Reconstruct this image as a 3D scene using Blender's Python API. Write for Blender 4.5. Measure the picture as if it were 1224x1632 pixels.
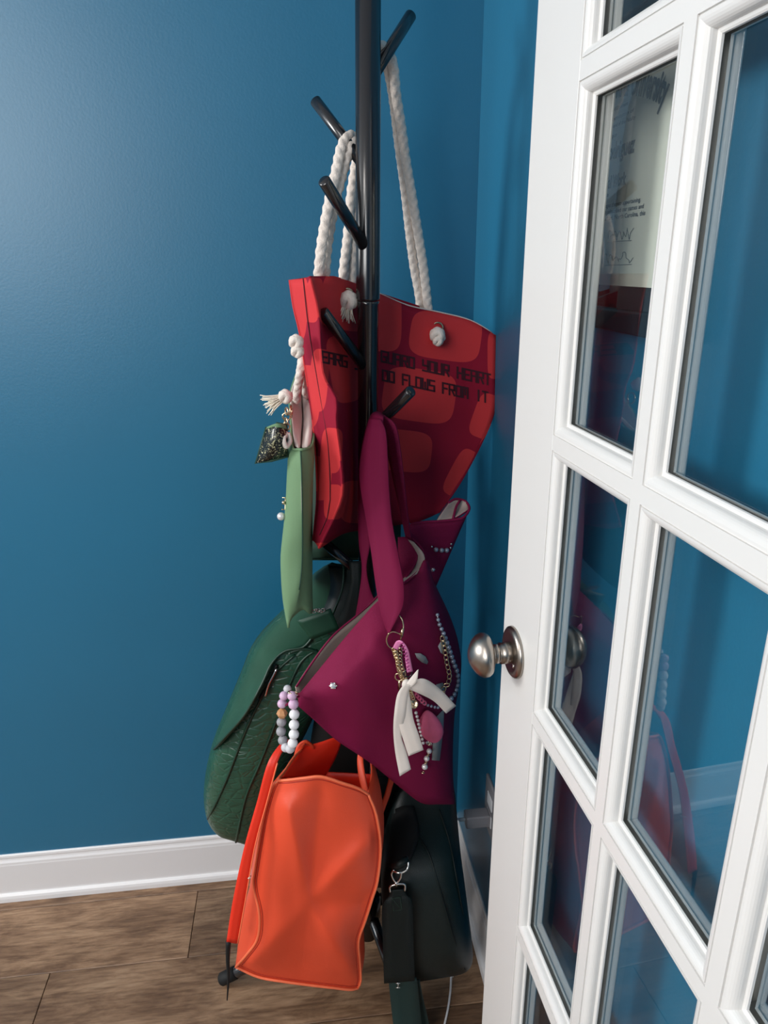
import bpy, math, random
from mathutils import Vector, Matrix, noise
random.seed(4)
for o in list(bpy.data.objects): bpy.data.objects.remove(o)
SC = bpy.context.scene; COL = SC.collection
# ---------------------------------------------------------------- camera
TH = math.radians(6.8)            # yaw of the camera against the room
PI_ = math.pi
FPX = 1140.0; PITCH = math.radians(19.1); H = 1.42
ROLL = math.radians(.33)
cp, sp = math.cos(PITCH), math.sin(PITCH)
def ray(px, py):
    x = px-612; y = py-816; x, y = x*math.cos(ROLL)-y*math.sin(ROLL), x*math.sin(ROLL)+y*math.cos(ROLL)
    a = x/FPX; v = y/FPX
    fw = cp - v*sp; dn = sp + v*cp
    return a/fw, -dn/fw           # per metre ahead
CF = 1.440; CL = ray(725, 1366)[0]*CF      # room corner, in metres right of / ahead of the camera
CAMX = -CL*math.cos(TH) - CF*math.sin(TH); CAMY = CL*math.sin(TH) - CF*math.cos(TH)
cam = bpy.data.cameras.new('camera'); camo = bpy.data.objects.new('camera', cam); COL.objects.link(camo)
camo.location = (CAMX, CAMY, H); camo.rotation_euler = (Matrix.Rotation(-TH, 3, 'Z') @ Matrix.Rotation(PI_/2-PITCH, 3, 'X') @ Matrix.Rotation(-ROLL, 3, 'Z')).to_euler()
cam.sensor_fit = 'VERTICAL'; cam.sensor_height = 36; cam.lens = FPX/1632*36; cam.clip_start = .02
SC.camera = camo
# ---------------------------------------------------------------- world, lights, exposure
w = bpy.data.worlds.new('world'); SC.world = w; w.use_nodes = True
w.node_tree.nodes['Background'].inputs[0].default_value = (.86, .93, 1, 1)
w.node_tree.nodes['Background'].inputs[1].default_value = .62
def area(name, loc, target, size, power, col):
    L = bpy.data.lights.new(name, 'AREA'); L.shape = 'RECTANGLE'; L.size, L.size_y = size; L.energy = power; L.color = col
    o = bpy.data.objects.new(name, L); COL.objects.link(o); o.location = loc
    o.rotation_euler = (Vector(target)-Vector(loc)).to_track_quat('-Z', 'Y').to_euler(); return o
area('window_light', (-3.2, -.50, 1.95), (0, -.45, 1.3), (.8, .8), 52, (1, .985, .96))
area('rear_window_light', (-2.25, -3.1, 1.95), (-.9, 0, 2.0), (1.6, 1.1), 50, (1, .985, .96))
area('ceiling_lamp', (-1.55, -1.75, 2.44), (-1.45, -1.6, 0), (.45, .45), 8, (1, .95, .9))
SC.view_settings.view_transform = 'Standard'; SC.view_settings.look = 'None'
SC.view_settings.exposure = 0; SC.view_settings.gamma = 1; SC.view_settings.use_curve_mapping = False

# ---------------------------------------------------------------- coordinates
cT, sT = math.cos(TH), math.sin(TH)
def W(l, f, z):                   # metres right of, ahead of and above the lens -> room
    return Vector((CAMX + l*cT + f*sT, CAMY - l*sT + f*cT, H + z))
def P(px, py, f, df=0):
    a, b = ray(px, py); return W(a*f, f+df, b*f)
def Lz(px, f, z):                 # point at height z (rel. lens), f ahead, seen at column px
    zc = f*cp - z*sp; yy = (-z*cp - f*sp)/zc*FPX; return W(((px-612)-yy*math.sin(ROLL))/FPX*zc, f, z)
def dirw(px, py):
    a, b = ray(px, py); return W(a, 1, b) - W(0, 0, 0)
CAMP = W(0, 0, 0)
def onwall_r(px, py, off=0):      # right wall x = 0
    d = dirw(px, py); return CAMP + d*((-off-CAMP.x)/d.x)
def onwall_b(px, py, off=0):
    d = dirw(px, py); return CAMP + d*((-off-CAMP.y)/d.y)
def onfloor(px, py, h=0):
    d = dirw(px, py); return CAMP + d*((h-CAMP.z)/d.z)

# ---------------------------------------------------------------- materials
def lin(c): 
    return tuple(((x/255)/12.92 if x/255 <= .04045 else ((x/255+.055)/1.055)**2.4) for x in c)
def mat(name, rgb, rough=.5, metal=0, spec=.5, var=0, vscale=8, bump=0, bscale=60, sheen=0, coat=0, btype='noise', stretch=(1,1,1)):
    m = bpy.data.materials.new(name); m.use_nodes = True; nt = m.node_tree; N = nt.nodes; b = N['Principled BSDF']
    c = lin(rgb); b.inputs['Base Color'].default_value = (*c, 1); b.inputs['Roughness'].default_value = rough
    b.inputs['Metallic'].default_value = metal; b.inputs['Specular IOR Level'].default_value = spec
    if sheen: b.inputs['Sheen Weight'].default_value = sheen
    if coat: b.inputs['Coat Weight'].default_value = coat
    tc = N.new('ShaderNodeTexCoord'); mp = N.new('ShaderNodeMapping'); mp.inputs['Scale'].default_value = stretch
    nt.links.new(tc.outputs['Object'], mp.inputs[0])
    if var:
        n = N.new('ShaderNodeTexNoise'); n.inputs['Scale'].default_value = vscale; n.inputs['Detail'].default_value = 4
        nt.links.new(mp.outputs[0], n.inputs[0])
        r = N.new('ShaderNodeValToRGB'); r.color_ramp.elements[0].position = .3; r.color_ramp.elements[1].position = .7
        r.color_ramp.elements[0].color = (*[x*(1-var) for x in c], 1); r.color_ramp.elements[1].color = (*[min(1, x*(1+var)) for x in c], 1)
        nt.links.new(n.outputs['Fac'], r.inputs[0]); nt.links.new(r.outputs[0], b.inputs['Base Color'])
    if bump:
        bp = N.new('ShaderNodeBump'); bp.inputs['Strength'].default_value = bump; bp.inputs['Distance'].default_value = .002
        if btype == 'voronoi':
            t = N.new('ShaderNodeTexVoronoi'); t.feature = 'DISTANCE_TO_EDGE'; t.inputs['Scale'].default_value = bscale
            rr = N.new('ShaderNodeValToRGB'); rr.color_ramp.elements[1].position = .14
            nt.links.new(mp.outputs[0], t.inputs['Vector']); nt.links.new(t.outputs['Distance'], rr.inputs[0]); nt.links.new(rr.outputs[0], bp.inputs['Height'])
        elif btype == 'weave':
            t = N.new('ShaderNodeTexWave'); t.inputs['Scale'].default_value = bscale; t.bands_direction = 'DIAGONAL'; t.inputs['Distortion'].default_value = 1
            nt.links.new(mp.outputs[0], t.inputs['Vector']); nt.links.new(t.outputs['Fac'], bp.inputs['Height'])
        else:
            t = N.new('ShaderNodeTexNoise'); t.inputs['Scale'].default_value = bscale; t.inputs['Detail'].default_value = 3
            nt.links.new(mp.outputs[0], t.inputs['Vector']); nt.links.new(t.outputs['Fac'], bp.inputs['Height'])
        nt.links.new(bp.outputs[0], b.inputs['Normal'])
    return m
M = {}
M['wall'] = mat('teal_paint', (31, 109, 143), .38, spec=.65, var=.03, vscale=3, bump=.08, bscale=220)
M['ceil'] = mat('ceiling_paint', (225, 225, 225), .8)
M['white'] = mat('white_gloss_paint', (226, 224, 221), .28, spec=.45, bump=.03, bscale=90)
M['trimw'] = mat('white_trim_paint', (238, 236, 236), .35, bump=.03, bscale=90)
M['black_metal'] = mat('black_metal', (24, 22, 25), .2, metal=0, spec=.9)
M['nickel'] = mat('brushed_nickel', (168, 160, 152), .3, metal=1, bump=.05, bscale=200, stretch=(1, 1, 12))
M['silver'] = mat('silver_metal', (215, 213, 210), .18, metal=1)
M['gold'] = mat('pale_gold_metal', (214, 192, 158), .22, metal=1)
M['rope'] = mat('cotton_rope', (228, 216, 206), .85, bump=.5, bscale=500, var=.06, vscale=300)
M['tassel'] = mat('cotton_thread', (238, 228, 210), .9)
M['sage'] = mat('sage_green_canvas', (112, 144, 108), .7, spec=.25, bump=.15, bscale=700, var=.05, vscale=12)
M['lining'] = mat('cream_lining', (222, 208, 200), .8, bump=.1, bscale=500)
M['taupe'] = mat('taupe_lining', (168, 150, 142), .75, bump=.1, bscale=500)
M['magenta'] = mat('magenta_leather', (122, 22, 62), .68, spec=.15, bump=.3, bscale=900, var=.05, vscale=10)
M['magenta_web'] = mat('magenta_webbing', (118, 18, 60), .72, spec=.2, bump=.35, bscale=500, btype='weave')
M['orange'] = mat('orange_leather', (224, 78, 48), .45, spec=.35, bump=.12, bscale=500, var=.04, vscale=9)
M['orange_strap'] = mat('orange_red_leather', (232, 52, 30), .42, spec=.4, bump=.1, bscale=500)
M['orange_edge'] = mat('orange_piping', (246, 116, 76), .45)
M['stitch'] = mat('orange_thread', (170, 44, 22), .8)
M['croc'] = mat('green_croc_leather', (36, 78, 60), .32, spec=.5, bump=.42, bscale=44, btype='voronoi', var=.12, vscale=30, stretch=(1, 1, 1.8))
M['green_leather'] = mat('green_grained_leather', (44, 88, 70), .48, spec=.45, bump=.5, bscale=420, btype='weave', var=.1, vscale=20)
M['green_pipe'] = mat('green_leather_piping', (24, 58, 44), .4)
M['green_tag'] = mat('green_tag_leather', (12, 62, 44), .5)
M['night_green'] = mat('blackish_green_leather', (16, 30, 30), .42, spec=.4, bump=.2, bscale=600)
M['night_green2'] = mat('blackish_green_strap', (14, 24, 24), .55, spec=.3, bump=.2, bscale=500)
M['green_web'] = mat('dark_green_webbing', (20, 48, 46), .6, bump=.2, bscale=500, btype='weave')
M['black'] = mat('black_fabric', (8, 9, 10), .7)
M['forest'] = mat('forest_green_canvas', (24, 62, 46), .6, bump=.15, bscale=500)
M['lilac'] = mat('lilac_silicone', (214, 178, 206), .42)
M['bead_white'] = mat('white_silicone', (236, 234, 236), .42)
M['bead_grey'] = mat('grey_silicone', (158, 156, 160), .45)
M['bead_pale'] = mat('pale_grey_silicone', (200, 198, 202), .45)
M['wood_bead'] = mat('beech_wood', (200, 146, 100), .55, var=.15, vscale=150)
M['pearl'] = mat('pearl', (226, 222, 220), .16, metal=.25, spec=.8, coat=.5)
M['grey_pearl'] = mat('grey_pearl', (150, 156, 172), .2, metal=.4, spec=.8, coat=.5)
M['ribbon'] = mat('cream_satin', (224, 215, 207), .42, spec=.4, bump=.1, bscale=900, sheen=.2)
M['pink'] = mat('pink_suede', (214, 96, 132), .7, bump=.15, bscale=300, var=.08, vscale=60)
M['pink_ribbon'] = mat('pink_ribbon', (226, 132, 182), .5)
M['pink_ink'] = mat('purple_ink', (150, 40, 110), .6)
M['grey_patch'] = mat('grey_felt', (146, 150, 152), .7)
M['crystal'] = mat('crystal', (240, 236, 236), .05, metal=.6, spec=1)
M['print'] = mat('printed_letters', (62, 10, 26), .8)
M['frame_black'] = mat('black_frame', (14, 18, 24), .35)
M['matboard'] = mat('dark_matboard', (20, 24, 34), .8)
M['ink'] = mat('black_ink', (34, 44, 62), .8)
M['seal'] = mat('grey_seal_ink', (96, 100, 104), .7)
M['paper'] = mat('diploma_paper', (226, 226, 216), .7, var=.02, vscale=10)
M['plastic'] = mat('shade_greyed_plastic', (128, 126, 130), .4)  # plate and charger colour darkened to stand in for shade beside the door
M['cable'] = mat('white_cable', (225, 225, 228), .45)
M['pattern'] = None

def glass_mat():
    m = bpy.data.materials.new('pane_glass'); m.use_nodes = True; nt = m.node_tree; N = nt.nodes; N.clear()
    o = N.new('ShaderNodeOutputMaterial'); mx = N.new('ShaderNodeMixShader'); fr = N.new('ShaderNodeFresnel'); fr.inputs[0].default_value = 1.52
    t = N.new('ShaderNodeBsdfTransparent'); t.inputs[0].default_value = (.985, .995, .99, 1); g = N.new('ShaderNodeBsdfGlossy'); g.inputs['Roughness'].default_value = .0
    geo = N.new('ShaderNodeNewGeometry'); ms = N.new('ShaderNodeMath'); ms.operation = 'SUBTRACT'; ms.inputs[0].default_value = 1; nt.links.new(geo.outputs['Backfacing'], ms.inputs[1])
    mu = N.new('ShaderNodeMath'); mu.operation = 'MULTIPLY'; nt.links.new(fr.outputs[0], mu.inputs[0]); nt.links.new(ms.outputs[0], mu.inputs[1])
    m2 = N.new('ShaderNodeMath'); m2.operation = 'MULTIPLY'; m2.inputs[1].default_value = 1.5; nt.links.new(mu.outputs[0], m2.inputs[0])
    nt.links.new(m2.outputs[0], mx.inputs[0]); nt.links.new(t.outputs[0], mx.inputs[1]); nt.links.new(g.outputs[0], mx.inputs[2]); nt.links.new(mx.outputs[0], o.inputs[0])
    return m
M['glass'] = glass_mat()

def wood_mat():
    m = bpy.data.materials.new('plank_wood'); m.use_nodes = True; nt = m.node_tree; N = nt.nodes; b = N['Principled BSDF']; b.inputs['Roughness'].default_value = .42
    L = nt.links.new
    tc = N.new('ShaderNodeTexCoord'); oi = N.new('ShaderNodeObjectInfo'); ad = N.new('ShaderNodeVectorMath'); ad.operation = 'ADD'
    cx = N.new('ShaderNodeCombineXYZ'); mu = N.new('ShaderNodeMath'); mu.operation = 'MULTIPLY'; mu.inputs[1].default_value = 37
    L(oi.outputs['Random'], mu.inputs[0]); L(mu.outputs[0], cx.inputs[0]); L(mu.outputs[0], cx.inputs[1])
    L(tc.outputs['Object'], ad.inputs[0]); L(cx.outputs[0], ad.inputs[1])
    mp = N.new('ShaderNodeMapping'); mp.inputs['Scale'].default_value = (1.3, 5.0, 1); L(ad.outputs[0], mp.inputs[0])
    n1 = N.new('ShaderNodeTexNoise'); n1.inputs['Scale'].default_value = 4.2; n1.inputs['Detail'].default_value = 8; n1.inputs['Roughness'].default_value = .7; n1.inputs['Distortion'].default_value = .45; L(mp.outputs[0], n1.inputs[0])
    r = N.new('ShaderNodeValToRGB'); e = r.color_ramp.elements
    e[0].position = .27; e[0].color = (*lin((88, 66, 50)), 1); e[1].position = .74; e[1].color = (*lin((176, 146, 116)), 1)
    k = e.new(.44); k.color = (*lin((126, 96, 72)), 1); k = e.new(.58); k.color = (*lin((158, 126, 98)), 1)
    L(n1.outputs['Fac'], r.inputs[0])
    m2 = N.new('ShaderNodeMapping'); m2.inputs['Scale'].default_value = (4, 40, 1); L(ad.outputs[0], m2.inputs[0])
    n2 = N.new('ShaderNodeTexNoise'); n2.inputs['Scale'].default_value = 5; n2.inputs['Detail'].default_value = 5; L(m2.outputs[0], n2.inputs[0])
    r2 = N.new('ShaderNodeValToRGB'); r2.color_ramp.elements[0].position = .35; r2.color_ramp.elements[0].color = (.58, .54, .51, 1); r2.color_ramp.elements[1].position = .56; r2.color_ramp.elements[1].color = (1, 1, 1, 1); L(n2.outputs['Fac'], r2.inputs[0])
    mx = N.new('ShaderNodeMix'); mx.data_type = 'RGBA'; mx.blend_type = 'MULTIPLY'; mx.inputs[0].default_value = .8; L(r.outputs[0], mx.inputs[6]); L(r2.outputs[0], mx.inputs[7])
    # knots
    v = N.new('ShaderNodeTexVoronoi'); v.inputs['Scale'].default_value = 3.6; v.inputs['Randomness'].default_value = 1; m3 = N.new('ShaderNodeMapping'); m3.inputs['Scale'].default_value = (1, 1.7, 1); L(ad.outputs[0], m3.inputs[0]); L(m3.outputs[0], v.inputs[0])
    r3 = N.new('ShaderNodeValToRGB'); r3.color_ramp.elements[0].position = .03; r3.color_ramp.elements[0].color = (.28, .22, .2, 1); r3.color_ramp.elements[1].position = .16; r3.color_ramp.elements[1].color = (1, 1, 1, 1); L(v.outputs['Distance'], r3.inputs[0])
    my = N.new('ShaderNodeMix'); my.data_type = 'RGBA'; my.blend_type = 'MULTIPLY'; my.inputs[0].default_value = .8; L(mx.outputs[2], my.inputs[6]); L(r3.outputs[0], my.inputs[7])
    # tone per board
    hs = N.new('ShaderNodeHueSaturation'); mr = N.new('ShaderNodeMapRange'); mr.inputs[3].default_value = .72; mr.inputs[4].default_value = 1.12; L(oi.outputs['Random'], mr.inputs[0]); L(mr.outputs[0], hs.inputs['Value']); L(my.outputs[2], hs.inputs['Color'])
    L(hs.outputs[0], b.inputs['Base Color'])
    bp = N.new('ShaderNodeBump'); bp.inputs['Strength'].default_value = .25; bp.inputs['Distance'].default_value = .002; L(n2.outputs['Fac'], bp.inputs['Height']); L(bp.outputs[0], b.inputs['Normal'])
    return m
M['wood'] = wood_mat()

def blob_mat():                   # red print: rounded cells laid out in the cloth's own UV (unit = 1000)
    m = bpy.data.materials.new('red_cell_print'); m.use_nodes = True; nt = m.node_tree; N = nt.nodes; L = nt.links.new; b = N['Principled BSDF']
    b.inputs['Roughness'].default_value = .75; b.inputs['Specular IOR Level'].default_value = .2
    uv = N.new('ShaderNodeUVMap'); uv.uv_map = 'UV'; acc = None
    B = [(710,536,57,38,8),(668,630,58,42,8),(640,718,48,33,6),(776,664,22,36,20),(737,755,20,40,28),(790,566,13,38,0),(612,508,28,52,0),
         (552,480,42,46,10),(547,588,22,54,-10),(575,800,34,34,0),
         (467,492,23,55,3),(489,632,22,50,5),(506,762,22,35,5),(512,905,22,40,0),(499,478,13,36,8),(508,606,15,50,5),(528,718,17,36,5),(531,800,15,28,0),
         (420,560,40,60,0),(420,720,40,60,0),(860,520,40,40,0),(860,640,40,50,0),(650,900,60,40,0)]
    for cx, cy, rx, ry, rot in B:
        mp = N.new('ShaderNodeMapping'); mp.vector_type = 'TEXTURE'; mp.inputs['Location'].default_value = (cx/1000, cy/1000, 0)
        mp.inputs['Rotation'].default_value = (0, 0, math.radians(rot)); mp.inputs['Scale'].default_value = (rx/1000, ry/1000, 1); L(uv.outputs[0], mp.inputs[0])
        a = N.new('ShaderNodeVectorMath'); a.operation = 'MULTIPLY'; L(mp.outputs[0], a.inputs[0]); L(mp.outputs[0], a.inputs[1])
        d = N.new('ShaderNodeVectorMath'); d.operation = 'DOT_PRODUCT'
        c = N.new('ShaderNodeVectorMath'); c.operation = 'MULTIPLY'; L(a.outputs[0], c.inputs[0]); c.inputs[1].default_value = (1, 1, 0); L(c.outputs[0], d.inputs[0]); L(c.outputs[0], d.inputs[1])
        lt = N.new('ShaderNodeMath'); lt.operation = 'LESS_THAN'; lt.inputs[1].default_value = 1; L(d.outputs['Value'], lt.inputs[0])
        if acc is None: acc = lt
        else:
            mm = N.new('ShaderNodeMath'); mm.operation = 'MAXIMUM'; L(acc.outputs[0], mm.inputs[0]); L(lt.outputs[0], mm.inputs[1]); acc = mm
    mx = N.new('ShaderNodeMix'); mx.data_type = 'RGBA'; mx.inputs[6].default_value = (*lin((146, 22, 48)), 1); mx.inputs[7].default_value = (*lin((204, 56, 60)), 1)
    L(acc.outputs[0], mx.inputs[0]); L(mx.outputs[2], b.inputs['Base Color'])
    t = N.new('ShaderNodeTexNoise'); t.inputs['Scale'].default_value = 900; bp = N.new('ShaderNodeBump'); bp.inputs['Strength'].default_value = .15; bp.inputs['Distance'].default_value = .001
    tc = N.new('ShaderNodeTexCoord'); L(tc.outputs['Object'], t.inputs[0]); L(t.outputs['Fac'], bp.inputs['Height']); L(bp.outputs[0], b.inputs['Normal'])
    return m
M['red'] = blob_mat()
def pattern_mat():
    m = bpy.data.materials.new('dark_floral_foil'); m.use_nodes = True; nt = m.node_tree; N = nt.nodes; L = nt.links.new; b = N['Principled BSDF']; b.inputs['Roughness'].default_value = .25
    tc = N.new('ShaderNodeTexCoord'); v = N.new('ShaderNodeTexNoise'); v.inputs['Scale'].default_value = 170; v.inputs['Detail'].default_value = 2; v.inputs['Distortion'].default_value = 2; L(tc.outputs['Object'], v.inputs['Vector'])
    r = N.new('ShaderNodeValToRGB'); r.color_ramp.interpolation = 'LINEAR'; r.color_ramp.elements[0].position = .56; r.color_ramp.elements[0].color = (.006, .008, .008, 1); r.color_ramp.elements[1].position = .68; r.color_ramp.elements[1].color = (*lin((196, 190, 150)), 1)
    L(v.outputs['Fac'], r.inputs[0]); L(r.outputs[0], b.inputs['Base Color']); return m
M['pattern'] = pattern_mat()

# ---------------------------------------------------------------- builders
ORG = {}
def org(p): return ORG.get(p.name, Vector((0, 0, 0))) if p else Vector((0, 0, 0))
def tag(o, label=None, cat=None, group=None, kind=None):
    for k, v in (('label', label), ('category', cat), ('group', group), ('kind', kind)):
        if v: o[k] = v
    return o
def thing(name, loc, label, cat, group=None):
    o = bpy.data.objects.new(name, None); COL.objects.link(o); o.location = loc; o.empty_display_size = .05
    ORG[o.name] = Vector(loc); return tag(o, label, cat, group)
def mk(name, vs, fs, m, parent=None, uvs=None, smooth=True, mods=None, label=None):
    if parent: o0 = org(parent)
    else:
        o0 = sum((Vector(v) for v in vs), Vector())/len(vs); o0.z = min(v[2] for v in vs)
    me = bpy.data.meshes.new(name); me.from_pydata([tuple(Vector(v)-o0) for v in vs], [], fs); me.update()
    if not isinstance(m, (list, tuple)): m = [m]
    for x in m: me.materials.append(M[x] if isinstance(x, str) else x)
    if uvs:
        ul = me.uv_layers.new(name='UV')
        for l in me.loops: ul.data[l.index].uv = uvs[l.vertex_index]
    if smooth: me.polygons.foreach_set('use_smooth', [True]*len(me.polygons))
    o = bpy.data.objects.new(name, me); COL.objects.link(o)
    if parent: o.parent = parent
    else: o.location = o0
    ORG[o.name] = o0
    if label: o['label'] = label
    return o
def solid(o, t, off=-1, moff=0, bev=0):
    s = o.modifiers.new('thickness', 'SOLIDIFY'); s.thickness = t; s.offset = off; s.material_offset = moff; s.use_even_offset = False
    return o
def cr(p0, p1, p2, p3, t):
    return tuple(.5*((2*b)+(-a+c)*t+(2*a-5*b+4*c-d)*t*t+(-a+3*b-3*c+d)*t**3) for a, b, c, d in zip(p0, p1, p2, p3))
def spline(pts, n):
    out = []
    for i in range(len(pts)-1):
        a = pts[max(i-1, 0)]; b = pts[i]; c = pts[i+1]; d = pts[min(i+2, len(pts)-1)]
        if i == 0: a = tuple(2*x-y for x, y in zip(b, c))
        if i+2 >= len(pts): d = tuple(2*y-x for x, y in zip(b, c))
        for k in range(n): out.append(cr(a, b, c, d, k/n))
    out.append(tuple(pts[-1])); return out
def resample_col(pts, n):         # even count along a column
    d = spline(pts, 8); L = [0]
    for a, b in zip(d, d[1:]): L.append(L[-1]+math.dist(a[:2], b[:2])+1e-6)
    out = []
    for k in range(n):
        s = L[-1]*k/(n-1); i = 0
        while i < len(L)-2 and L[i+1] < s: i += 1
        t = (s-L[i])/(L[i+1]-L[i]); out.append(tuple(x+(y-x)*t for x, y in zip(d[i], d[i+1])))
    return out
class Sheet:                      # columns of (column, row, metres ahead[, shift]) -> a cloth surface with real depth
    def __init__(s, cols, nv=20, nu=6, wr=0, wscale=9, df=0):
        cols = [resample_col([tuple(c)[:3] for c in col], nv) for col in cols]
        rows = [spline([c[j] for c in cols], nu) for j in range(nv)]
        s.rows = rows; s.nv = nv; s.nu = len(rows[0]); s.wr = wr
        s.pts = [[P(x, y, f + wr*noise.noise(Vector((x/70*wscale/9, y/90*wscale/9, wr*90))), df) for x, y, f in r] for r in rows]
        s.flat = [q for r in rows for q in r]
    def fat(s, px, py):
        best = sorted(((q[0]-px)**2+(q[1]-py)**2, q[2]) for q in s.flat)[:4]
        wsum = sum(1/(d+.5) for d, _ in best); f = sum(v/(d+.5) for d, v in best)/wsum
        return f
    def on(s, px, py, off=0): return P(px, py, s.fat(px, py)-off)
    def build(s, name, m, parent, t=.0025, moff=0, flip=False, label=None):
        n, k = s.nv, s.nu; vs = [p for r in s.pts for p in r]; fs = []
        for j in range(n-1):
            for i in range(k-1):
                q = (j*k+i, (j+1)*k+i, (j+1)*k+i+1, j*k+i+1); fs.append(q[::-1] if flip else q)
        uvs = [(q[0]/1000, q[1]/1000) for r in s.rows for q in r]
        o = mk(name, vs, fs, m, parent, uvs, label=label); solid(o, t, -1, moff); return o
def frames(pts):
    T = []
    for i in range(len(pts)):
        a = pts[max(i-1, 0)]; b = pts[min(i+1, len(pts)-1)]; T.append((b-a).normalized() if (b-a).length > 1e-9 else Vector((0, 0, 1)))
    up = Vector((0, 0, 1)) if abs(T[0].z) < .9 else Vector((1, 0, 0)); n = T[0].cross(up).normalized(); out = []
    for t in T:
        n = (n - t*n.dot(t)); n = n.normalized() if n.length > 1e-8 else t.orthogonal().normalized(); out.append((t, n, t.cross(n)))
    return out
def tube_geo(pts, r, seg=10, n=6, closed=False, twist=0, braid=0):
    pts = [tuple(p) for p in pts]
    if closed: 
        pts = pts[-1:]+pts+pts[:2]; d = spline(pts, n)[n:-n-1]
    else: d = spline(pts, n) if n > 1 else pts
    d = [Vector(x) for x in d]; fr = frames(d); vs = []; fs = []
    L = 0; N = len(d)
    for i, (p, (t, a, b)) in enumerate(zip(d, fr)):
        if i: L += (d[i]-d[i-1]).length
        rr = r[0]+(r[1]-r[0])*i/(N-1) if isinstance(r, (tuple, list)) else r
        for k in range(seg):
            an = 2*PI_*k/seg
            q = rr
            if braid: q *= 1+braid*(abs(math.sin(an*1.5+L*210))+abs(math.sin(an*1.5-L*210))-1.1)
            vs.append(p + (a*math.cos(an)+b*math.sin(an))*q)
    M_ = N if closed else N-1
    for i in range(M_):
        for k in range(seg):
            i2 = (i+1) % N; fs.append((i*seg+k, i*seg+(k+1) % seg, i2*seg+(k+1) % seg, i2*seg+k))
    if not closed: fs.append(tuple(range(seg))[::-1]); fs.append(tuple((N-1)*seg+k for k in range(seg)))
    return vs, fs
def tube(name, pts, r, m, parent, **kw):
    label = kw.pop('label', None); vs, fs = tube_geo(pts, r, **kw); return mk(name, vs, fs, m, parent, label=label)
def join(*geos):
    V = []; F = []
    for vs, fs in geos:
        o = len(V); V += list(vs); F += [tuple(i+o for i in f) for f in fs]
    return V, F
def box_geo(c, ax, h):            # centre, three unit axes, half sizes
    vs = [c+ax[0]*h[0]*i+ax[1]*h[1]*j+ax[2]*h[2]*k for i in (-1, 1) for j in (-1, 1) for k in (-1, 1)]
    return vs, [(0,1,3,2),(4,6,7,5),(0,4,5,1),(2,3,7,6),(0,2,6,4),(1,5,7,3)]
def bevel(o, wd, seg=2):
    b = o.modifiers.new('bevel', 'BEVEL'); b.width = wd; b.segments = seg; b.limit_method = 'ANGLE'; return o
def sphere_geo(c, r, seg=16, rings=10, sc=(1, 1, 1), ax=None):
    vs = []; fs = []; ax = ax or (Vector((1,0,0)), Vector((0,1,0)), Vector((0,0,1)))
    c = Vector(c)
    for i in range(rings+1):
        a = PI_*i/rings
        for k in range(seg):
            b = 2*PI_*k/seg; vs.append(c+ax[0]*(r*sc[0]*math.sin(a)*math.cos(b))+ax[1]*(r*sc[1]*math.sin(a)*math.sin(b))+ax[2]*(r*sc[2]*math.cos(a)))
    for i in range(rings):
        for k in range(seg): fs.append((i*seg+k, (i+1)*seg+k, (i+1)*seg+(k+1) % seg, i*seg+(k+1) % seg))
    return vs, fs
def lathe(prof, base, axis, seg=40):   # prof: (distance along axis, radius)
    t = Vector(axis).normalized(); a = t.orthogonal().normalized(); b = t.cross(a); vs = []; fs = []
    for s, r in prof:
        for k in range(seg):
            an = 2*PI_*k/seg; vs.append(base+t*s+(a*math.cos(an)+b*math.sin(an))*max(r, 1e-5))
    for i in range(len(prof)-1):
        for k in range(seg): fs.append((i*seg+k, i*seg+(k+1) % seg, (i+1)*seg+(k+1) % seg, (i+1)*seg+k))
    fs.append(tuple(range(seg))[::-1]); fs.append(tuple((len(prof)-1)*seg+k for k in range(seg)))
    return vs, fs
BEADS = {}
def bead(name, p, r, m, parent, label=None):
    key = (m, round(r, 5))
    if key not in BEADS:
        vs, fs = sphere_geo((0, 0, 0), r, 14, 9); me = bpy.data.meshes.new(name); me.from_pydata([tuple(v) for v in vs], [], fs); me.materials.append(M[m])
        me.polygons.foreach_set('use_smooth', [True]*len(me.polygons)); BEADS[key] = me
    o = bpy.data.objects.new(name, BEADS[key]); COL.objects.link(o)
    if parent: o.parent = parent; o.location = p-org(parent)
    else: o.location = p
    if label: o['label'] = label
    return o
def pr(px_r, px, py, f):          # real radius of something px_r pixels wide there
    a, b = ray(px, py); return px_r/FPX*(f*cp - b*f*sp)
def band(name, path, m, parent, t=.002, n=6, label=None, moff=0):   # path of (leftpx, lefty, rightpx, righty, f [,f right])
    a = spline([(p[0], p[1], p[4]) for p in path], n); b = spline([(p[2], p[3], p[5] if len(p) > 5 else p[4]) for p in path], n)
    vs = []; fs = []; uvs = []
    for x, y in zip(a, b):
        A = P(*x); B = P(*y)
        for k in range(4): vs.append(A.lerp(B, k/3)); uvs.append((x[0]/1000+(y[0]-x[0])*k/3000, x[1]/1000))
    for i in range(len(a)-1):
        for k in range(3): fs.append((i*4+k, (i+1)*4+k, (i+1)*4+k+1, i*4+k+1))
    o = mk(name, vs, fs, m, parent, uvs, label=label); solid(o, t, 0, moff); return o
def ring_geo(c, n, r, tr, sc=1, updir=None, seg=24):
    n = n.normalized(); u = (updir - n*updir.dot(n)).normalized() if updir else n.orthogonal().normalized(); v = n.cross(u)
    return tube_geo([c+u*(r*math.cos(2*PI_*k/seg))+v*(r*sc*math.sin(2*PI_*k/seg)) for k in range(seg)], tr, seg=8, n=1 if False else 2, closed=True)
def catk(px, py, px2, py2, n): return [(px+(px2-px)*k/(n-1), py+(py2-py)*k/(n-1)) for k in range(n)]
FWD = W(0, 1, 0)-W(0, 0, 0); RGT = W(1, 0, 0)-W(0, 0, 0); UP = Vector((0, 0, 1))

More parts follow.
